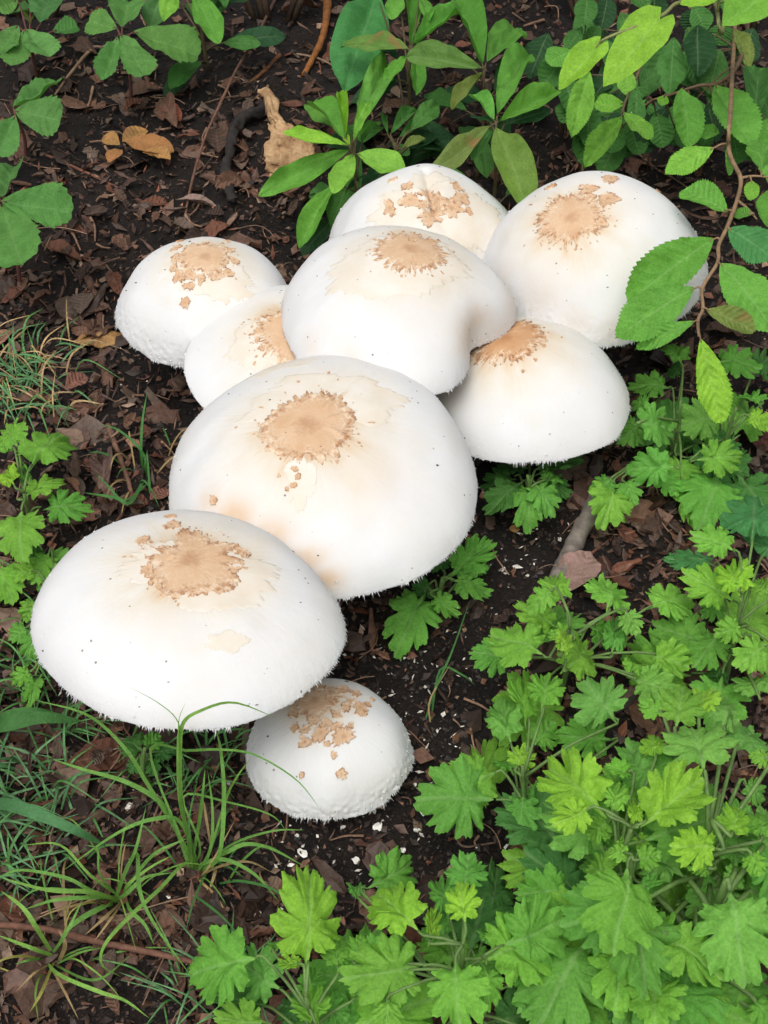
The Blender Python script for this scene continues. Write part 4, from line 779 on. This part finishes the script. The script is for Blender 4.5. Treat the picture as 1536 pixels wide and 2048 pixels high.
stick('twig', 'red-tinged stalk beside the orange dead leaf cluster', [(92, 310), (150, 335), (200, 358), (235, 375)], 7, (.20, .09, .065))
stick('stick', 'rusty orange stick standing in the bark litter', [(655, -10), (652, 60), (640, 105), (608, 150)], 17, (.26, .105, .03), cat='stick', arch=.01)
stick('stick', 'slim rusty stick lying beneath the dead vine stem', [(560, 110), (520, 150), (488, 172)], 9, (.17, .075, .035))
stick('twig', 'thin curved pale rootlet below the blotched azalea leaf', [(593, 108), (640, 128), (690, 152), (738, 140)], 5, (.24, .17, .12), arch=.006)
stick('stick', 'brown stick pointing down towards the wide mushroom', [(215, 850), (238, 910), (256, 960), (270, 1015)], 13, (.16, .09, .06), cat='stick')
stick('stick', 'dark brown stick running past the orange bracket piece', [(176, 555), (198, 620), (203, 690), (208, 755)], 16, (.10, .055, .04), cat='stick')
stick('twig', 'kinked twig on black soil near the bottom mugwort', [(815, 1560), (878, 1616), (905, 1655), (923, 1691), (960, 1690), (1000, 1683)], 6, (.19, .13, .10))
stick('twig', 'thin brown twig beside the arched grass blade', [(1060, 1990), (1100, 1950), (1150, 1915), (1190, 1880)], 8, (.15, .085, .055))
stick('twig', 'brown runner between the mugwort plants on the bank', [(1288, 1300), (1320, 1292), (1372, 1290)], 9, (.15, .075, .05))
stick('twig', 'pale thin stalk crossing the litter under the finely cut leaf', [(1310, 1030), (1370, 1022), (1450, 1017)], 5, (.28, .20, .14))
stick('twig', 'slanting red twig over the pinkish dead leaf', [(1165, 1120), (1205, 1090), (1240, 1062)], 6, (.16, .07, .05))
for i, (x0, x1, y0, y1, n) in enumerate([(150, 640, 150, 460, 26), (20, 250, 430, 760, 14), (120, 340, 780, 1010, 8), (640, 1100, 0, 300, 10), (700, 1000, 1200, 1700, 14), (180, 560, 1720, 2048, 12), (1150, 1420, 1010, 1180, 8), (1100, 1400, 280, 340, 5)]):
    where = ['on the bark above the bell shaped mushroom', 'on the bark below the creeper', 'beside the bark slab', 'under the azalea shoots', 'on the black soil by the smallest mushroom', 'around the grass tufts', 'beside the grey stick', 'behind the crumbly rimmed mushroom'][i]
    for k in range(n):
        x, y = rnd.uniform(x0, x1), rnd.uniform(y0, y1); a = rnd.uniform(0, 3.14); L = rnd.uniform(25, 85); q = rnd.uniform(.5, 1.3)
        stick('twig', '%s %s dead twig %s' % ('short' if L < 55 else 'long', 'dark' if q < .9 else 'pale', where), [(x, y), (x + L * .5 * math.cos(a) + rnd.uniform(-6, 6), y + L * .35 * math.sin(a) + rnd.uniform(-6, 6)), (x + L * math.cos(a), y + L * .7 * math.sin(a))], rnd.uniform(3, 6.5), (.24 * q, .15 * q, .10 * q), 'loose twigs in the litter', sides=6, lift=.003)

# ------------------------------------------------------------------ dead leaves
BR = [(.12, .062, .04), (.09, .05, .036), (.15, .08, .052), (.06, .037, .028), (.18, .12, .085), (.135, .056, .034), (.115, .08, .06), (.05, .03, .023), (.08, .047, .033)]
def dead_leaf(label, x, y, lpx, wpx, ang, col, group=None, tilt=None, lift=.004, kind='dead'):
    p = on_ground(x, y, lift); L = lpx * dist_at(p) / F; a = R(ang); t = p + L * np.array([math.cos(a), math.sin(a), 0]); t[2] = max(float(gh(t[0], t[1])) + .003, p[2] + rnd.uniform(-.004, .006))
    m = leaf_matrix(p, t, wpx * dist_at(p) / F, rnd.uniform(-.35, .35) if tilt is None else tilt, (0, -.1, 1))
    o = link('dead_leaf', leaf_me(kind if rnd.random() < .6 else 'ell', 'dead', rnd.randrange(14)), None, m, col); return tag(o, label, 'dead leaf', group)
dead_leaf('small brick red dead leaf lying above the orange leaf cluster', 310, 205, 75, 36, -42, (.28, .085, .05), lift=.01, kind='ell')
for i, (x, y, l, w, a) in enumerate([(245, 285, 55, 40, 55), (250, 285, 85, 44, -20), (240, 290, 38, 28, 140), (245, 300, 36, 28, -120), (285, 305, 52, 34, -25)]):
    dead_leaf(['upright orange dead leaf topping the bright cluster on the bark', 'longest orange dead leaf of the bright cluster on the bark', 'small orange dead leaf beside the upright one in the bright cluster', 'small orange dead leaf below the others in the bright cluster', 'orange dead leaf with a red-brown tip in the bright cluster'][i], x, y, l * 1.25, w * 1.15, a, [(.36, .19, .06), (.32, .15, .05)][i % 2], 'orange dead leaf cluster', lift=.012, kind='ell')
dead_leaf('pinkish brown dead leaf wedged under the grey stick', 1120, 1190, 105, 80, 55, (.30, .19, .155))
dead_leaf('large dark brown dead leaf under the rim of the wide mushroom', 130, 1530, 130, 80, 20, (.12, .05, .03), lift=.008)
dead_leaf('wrinkled brown dead leaf beside the wide dark grass blade', 20, 1500, 110, 70, 30, (.16, .10, .08), lift=.006)
dead_leaf('reddish dead leaf on black soil above the bottom mugwort', 1015, 1700, 72, 34, -35, (.20, .07, .04), lift=.006)
dead_leaf('tan orange dead leaf at the turf edge', -8, 695, 70, 50, 80, (.34, .17, .11))
dead_leaf('russet dead leaf in the fine turf', 130, 780, 52, 40, 40, (.22, .10, .07), lift=.008)
dead_leaf('russet dead leaf tucked above the wide mushroom', 160, 1045, 60, 44, 60, (.26, .13, .09), lift=.006)
dead_leaf('long dark brown dead leaf slab standing beside the grass sprig', 210, 990, 150, 48, 100, (.14, .085, .07), lift=.01)
dead_leaf('rust coloured dead leaf between the grass and the largest mushroom', 300, 1000, 50, 40, 50, (.24, .11, .075))
dead_leaf('thin curled orange dead leaf by the bright jagged mugwort', 130, 955, 62, 20, -50, (.30, .15, .09))
dead_leaf('dark red dead leaf at the edge beside the mottled mugwort', 1490, 850, 90, 60, -60, (.12, .045, .035))
dead_leaf('greyish brown dead leaf under the mottled mugwort plant', 1380, 990, 110, 60, 30, (.17, .11, .09))
dead_leaf('brown dead leaf lying by the thin curved rootlet', 735, 200, 60, 34, 80, (.20, .10, .08))
dead_leaf('tan ragged dead leaf touching the bell shaped mushroom', 350, 470, 60, 28, 55, (.26, .16, .11), lift=.006)
dead_leaf('pale flat dead leaf strip below the charred stick', 350, 400, 85, 24, -5, (.26, .18, .14))
PLACES = ['on the bark between creeper and charred stick', 'on the bark beside the bell shaped mushroom', 'between the turf and the largest mushroom', 'under the azalea shoots', 'behind the crumbly rimmed mushroom', 'beside the grey stick', 'around the grass tufts', 'on black soil by the smallest mushroom', 'under the rim of the wide mushroom', 'under the mottled mugwort', 'under the arched grass blade']
for i, (x0, x1, y0, y1, n) in enumerate([(130, 640, 100, 470, 48), (20, 260, 460, 720, 28), (110, 340, 720, 1010, 20), (600, 1120, -20, 330, 30), (1080, 1440, 250, 350, 14), (1180, 1460, 1020, 1330, 18), (200, 600, 1720, 2048, 12), (760, 1000, 1180, 1420, 3), (0, 300, 1440, 1560, 8), (1400, 1536, 640, 1000, 8), (950, 1500, 1900, 2048, 10)]):
    for k in range(n):
        s = rnd.uniform(.75, 1.25); c = np.array(rnd.choice(BR)) * s; L = rnd.choice([rnd.uniform(24, 52), rnd.uniform(45, 88)]); wr = rnd.uniform(.32, .65)
        lum = c.mean(); tone = 'blackish' if lum < .05 else 'dark brown' if lum < .075 else 'reddish brown' if c[0] > 2.2 * c[2] else 'greyish tan'
        lab = '%s %s %s dead leaf %s' % ('small' if L < 52 else 'large', 'narrow' if wr < .46 else 'broad', tone, PLACES[i])
        dead_leaf(lab, rnd.uniform(x0, x1), rnd.uniform(y0, y1), L, L * wr, rnd.uniform(0, 360), c, 'weathered dead leaves in the litter', lift=rnd.uniform(.003, .009))

# ------------------------------------------------------------------ dried mushroom, bracket piece, white crumbs
g = on_ground(578, 345); root = thing('dried_mushroom', g, 'shrivelled tan dried mushroom with crooked stalk beside the azalea shoot', 'mushroom')
u, v = np.meshgrid(np.linspace(0, 1, 40), np.linspace(0, 1, 56), indexing='ij')
ax = spline([np.array([.002, -.004, .004]), np.array([.0, .004, .018]), np.array([-.006, .012, .030]), np.array([-.012, .022, .038])], 40)
wid = np.interp(u, [0, .15, .45, .7, 1], [.017, .023, .020, .011, .005]) * (1 + .25 * vnoise(v * 5, 1, 0, 3)); ang = -2.7 + v * 4.6 + .5 * vnoise(u * 3, v * 3, 0, 4)
rr = wid * (1 + .28 * vnoise(u * 4, v * 6, 0, 5) + .16 * vnoise(u * 11, v * 15, 0, 6) + .07 * vnoise(u * 24, v * 30, 0, 7))
X = ax[:, None, 0] + rr * np.cos(ang); Y = ax[:, None, 1] + rr * .55 * np.sin(ang); Z = ax[:, None, 2] + rr * .25 * np.sin(ang) - .006 * (u < .08) * vnoise(v * 9, 0, 0, 8) + .003 * vnoise(u * 9, v * 12, 0, 9)
co = link('cap', mesh('cap', np.stack([X, Y, Z], -1).reshape(-1, 3), grid_faces(40, 56), M['tan']), root); md = co.modifiers.new('thickness', 'SOLIDIFY'); md.thickness = .0012
P = spline([np.array(at(575, 290, .03)) - g, np.array(at(556, 255, .032)) - g, np.array(at(546, 215, .035)) - g, np.array(at(536, 186, .034)) - g, np.array(at(518, 182, .03)) - g], 26)
V, Fc = tube(P, np.interp(np.linspace(0, 1, 26), [0, .3, .6, .85, 1], [.006, .0052, .0042, .0035, .0022]), 16, 5, .7); link('stem', mesh('stem', V, Fc, M['tan']), root)
g = on_ground(205, 690, .002); root = thing('bracket_fungus', g, 'crusty orange-brown bracket fungus piece lying by the bell shaped mushroom', 'fungus')
a, b = np.meshgrid(np.linspace(0, 1, 12), np.linspace(0, 2 * np.pi, 28, endpoint=False), indexing='ij')
k = 1 + .25 * vnoise(np.cos(b) * 2, np.sin(b) * 2, 0, 8); X = a * .019 * k * np.cos(b); Y = a * .009 * k * np.sin(b)
Z1 = .006 + .003 * (1 - a ** 2) + .0025 * vnoise(X * 120, Y * 120, 0, 9) + X * .12; Z0 = Z1 - .003 * (1 - a * .8)
V = np.concatenate([np.stack([X, Y, Z1], -1).reshape(-1, 3), np.stack([X, Y, Z0], -1).reshape(-1, 3)]); f1 = grid_faces(12, 28, True); n0 = 12 * 28
Fc = f1.tolist() + (f1[:, ::-1] + n0).tolist() + [[11 * 28 + j, n0 + 11 * 28 + j, n0 + 11 * 28 + (j + 1) % 28, 11 * 28 + (j + 1) % 28] for j in range(28)]
link('shelf', mesh('shelf', V, Fc, M['bracket']), root)
V, Fc = tube(np.array([[-.017, .003, -.004], [-.016, .003, .003], [-.013, .002, .008]]), [.004, .003, .002], 8, 3, .4); link('stub', mesh('stub', V, Fc, M['bracket']), root)
def chunk(L, seed):
    th = np.arange(9) * 2 * np.pi / 9; k = 1 + .55 * vnoise(np.cos(th) * 2, np.sin(th) * 2, seed * .37, seed)
    top = np.stack([L * .5 * k * np.cos(th), L * .38 * k * np.sin(th), L * (.16 + .12 * vnoise(th * 2, seed, 0, 2))], -1); bot = top * np.array([.8, .8, 0]) - np.array([0, 0, L * .08])
    V = np.concatenate([top, bot, [[0, 0, L * .26]]]); Fc = [[j, (j + 1) % 9, 18] for j in range(9)] + [[9 + j, 9 + (j + 1) % 9, (j + 1) % 9, j] for j in range(9)] + [list(range(17, 8, -1))]
    return V, Fc
for i, (x, y, s) in enumerate([(605,1706,24),(582,1730,16),(712,1722,24),(672,1770,20),(755,1657,28),(832,1660,20),(780,1692,16),(808,1701,18),(846,1625,20),(830,1570,12),(858,1588,13),(1011,1694,14),(258,1614,26),(458,1567,14),(803,1770,14),(375,1640,10),(594,1672,12),(635,1673,10),(686,1655,14)]):
    p = on_ground(x, y, .0015); V, Fc = chunk(.8 * s * dist_at(p) / F, i); o = link('mushroom_crumb', mesh('mushroom_crumb', V, Fc, M['white'], False), None, Matrix.Translation(Vector(p)) @ Euler((rnd.uniform(-.4, .4), rnd.uniform(-.4, .4), rnd.uniform(0, 6))).to_matrix().to_4x4())
    tag(o, '%s white torn mushroom crumb on the soil %s' % ('large' if s > 18 else 'tiny', 'under the grass blades' if x < 500 else 'below the smallest mushroom' if y > 1640 else 'beside the smallest mushroom'), 'crumb', 'white mushroom crumbs on soil')
p = on_ground(495, 1832, .002); V, Fc = chunk(.009, 77); tag(link('wood_chip', mesh('wood_chip', V, Fc, M['stem'], False), None, Matrix.Translation(Vector(p))), 'pale tan chip on soil between grass tuft and mugwort', 'chip')
p = on_ground(1028, 1060, .003); V, Fc = chunk(.007, 78); tag(link('seed_husk', mesh('seed_husk', V, Fc, M['bracket'], False), None, Matrix.Translation(Vector(p))), 'tan seed husk on black soil beside the grey stick', 'husk')
p = on_ground(290, 1527, .008); V, Fc = chunk(.011, 79); tag(link('leaf_scrap', mesh('leaf_scrap', V, Fc, M['stem'], True), None, Matrix.Translation(Vector(p))), 'pale scrap among the shaded turf under the wide mushroom', 'scrap')

# ------------------------------------------------------------------ uncountable litter
def scatter(name, label, n, maker, mat, area, keep, seed, smooth=False):
    r = np.random.default_rng(seed); bag = Bag(); i = 0
    while i < n:
        x, y = r.uniform(*area[:2]), r.uniform(*area[2:])
        if r.random() > keep(x, y): continue
        p = on_ground(x, y); V, Fc, c = maker(r); bag.add(V + p, Fc, c); i += 1
    return tag(link(name, bag.mesh(name, M[mat], smooth=smooth)), label, None, None, 'stuff')
def bare(x, y):   # open black soil round the lower mushrooms and the grey stick
    q = lambda cx, cy, rx, ry: math.exp(-(((x - cx) / rx) ** 2 + ((y - cy) / ry) ** 2))
    return min(1, 1.3 * q(1030, 1090, 150, 140) + 1.2 * q(880, 1420, 200, 280) + 1.2 * q(680, 1690, 260, 130) + q(950, 1640, 140, 110) + q(300, 2000, 300, 70))
def chip(r):
    L = r.choice([.005, .009, .015, .026], p=[.34, .26, .24, .16]) * r.uniform(.7, 1.4); w = L * r.choice([.10, .18, .35, .6]) * r.uniform(.8, 1.3); n = 5
    t = np.linspace(-1, 1, n); cur = r.uniform(-.25, .25); wv = w * (1 - .6 * np.abs(t) ** 3) * (1 + .42 * r.normal(size=n)); thk = L * r.uniform(.02, .09)
    top = [];
    for k in range(n):
        zz = cur * L * t[k] ** 2 * .5
        top += [[t[k] * L / 2, -wv[k] / 2, zz + .15 * w * r.normal() * .3], [t[k] * L / 2, 0, zz + .06 * w], [t[k] * L / 2, wv[k] / 2, zz + .15 * w * r.normal() * .3]]
    top = np.array(top); V = np.concatenate([top, top - np.array([0, 0, thk])]); f = grid_faces(n, 3); m = n * 3
    Fc = f.tolist() + (f[:, ::-1] + m).tolist() + [[k * 3, (k + 1) * 3, (k + 1) * 3 + m, k * 3 + m] for k in range(n - 1)] + [[k * 3 + 2 + m, (k + 1) * 3 + 2 + m, (k + 1) * 3 + 2, k * 3 + 2] for k in range(n - 1)]
    E = np.array(Euler((r.normal(0, .45), r.normal(0, .45), r.uniform(0, 6.28))).to_matrix()); c = np.array(BR[r.integers(len(BR))]) * r.uniform(.4, 1.3)
    V = V + .07 * w * r.normal(size=V.shape)
    return V @ E.T + np.array([0, 0, r.uniform(.001, .007)]), Fc, c
def specks(name, label, n, mat, area, keep, seed, dims, aspect, cols, mul, tilt, zr):
    """n eight-faced bits laid on the ground as one mesh"""
    r = np.random.default_rng(seed); pts = []
    while len(pts) < n:
        x, y = r.uniform(*area[:2]), r.uniform(*area[2:])
        if r.random() <= keep(x, y): pts.append(on_ground(x, y))
    P = np.array(pts); L = r.choice(dims[0], n, p=dims[1]) * r.uniform(.7, 1.3, n)
    q = np.stack([L * .5, L * r.choice(aspect, n) * .5 * 2, L * (.05 if zr else .35)], -1)
    V = OCT[None] * q[:, None] * (1 + .36 * r.normal(size=(n, 6, 3)))
    az, ax, ay = r.uniform(0, 6.283, n), r.normal(0, tilt, n), r.normal(0, tilt, n)
    def rot(V, a, i, j):
        c, sn = np.cos(a)[:, None], np.sin(a)[:, None]; x, y = V[..., i].copy(), V[..., j].copy(); V[..., i] = x * c - y * sn; V[..., j] = x * sn + y * c
    rot(V, ax, 1, 2); rot(V, ay, 0, 2); rot(V, az, 0, 1)
    V = V + P[:, None]; V[..., 2] += (r.uniform(.0005, .005, n) if zr else L * .2)[:, None]
    Fc = (np.array(OF)[None] + 6 * np.arange(n)[:, None, None]).reshape(-1, 3)
    K = np.array(cols)[r.integers(len(cols), size=n)] * r.choice(mul, n)[:, None] * r.uniform(.7, 1.3, n)[:, None]
    return tag(link(name, mesh(name, V.reshape(-1, 3), Fc, M[mat], False, col=np.repeat(K, 6, 0))), label, None, None, 'stuff')
def strand(r):
    L = r.uniform(.012, .045); a = r.uniform(0, 6.28); d = np.array([math.cos(a), math.sin(a), 0]); e = np.array([-d[1], d[0], 0]); t = np.linspace(0, 1, 6)[:, None]
    P = d * t * L + e * np.sin(t * r.uniform(1, 4)) * L * .2 + np.array([0, 0, 1]) * (.004 + .004 * np.sin(t * 3.14)); V, Fc = tube(P, np.full(6, r.uniform(.00025, .0006)), 4); return V, Fc, np.array([.24, .15, .10]) * r.uniform(.5, 1.4)
ALL = (-700, 2250, -330, 2450)
scatter('bark_litter', 'shredded brown bark and leaf fragments covering the soil', 9500, chip, 'litter', ALL, lambda x, y: 1 - .93 * bare(x, y), 1)
specks('leaf_shreds', 'fine crumbled leaf and bark shreds strewn over the soil', 52000, 'litter', ALL, lambda x, y: 1 - .72 * bare(x, y), 5, ([.0025, .0045, .008, .013], [.34, .36, .22, .08]), [.10, .22, .38], BR, [.5, 1.0, 1.0, 1.8], .5, True)
specks('soil_crumbs', 'black soil crumbs', 19000, 'crumb', ALL, lambda x, y: .35 + .65 * bare(x, y), 2, ([.0018, .0032, .0055], [.5, .38, .12]), [.4, .5], [(.03, .021, .017)], [.6, 1.0, 1.6], .5, False)
scatter('rootlets', 'hair thin dead rootlets strewn over the litter', 620, strand, 'litter', ALL, lambda x, y: 1 - .7 * bare(x, y), 3)
wq = lambda x, y, cx, cy, s: math.exp(-((x - cx) ** 2 + (y - cy) ** 2) / s ** 2)
specks('white_flecks', 'tiny white flecks fallen from the caps onto the soil', 330, 'litter', (100, 1500, 700, 1900), lambda x, y: min(1, wq(x, y, 1040, 1090, 90) + .8 * wq(x, y, 860, 1480, 150) + .6 * wq(x, y, 640, 1680, 140) + .5 * wq(x, y, 800, 1330, 90) + .3 * wq(x, y, 280, 760, 90) + .03), 4, ([.0016, .003, .005], [.5, .38, .12]), [.15, .25], [(.75, .74, .68)], [.8, 1.0], .3, True)
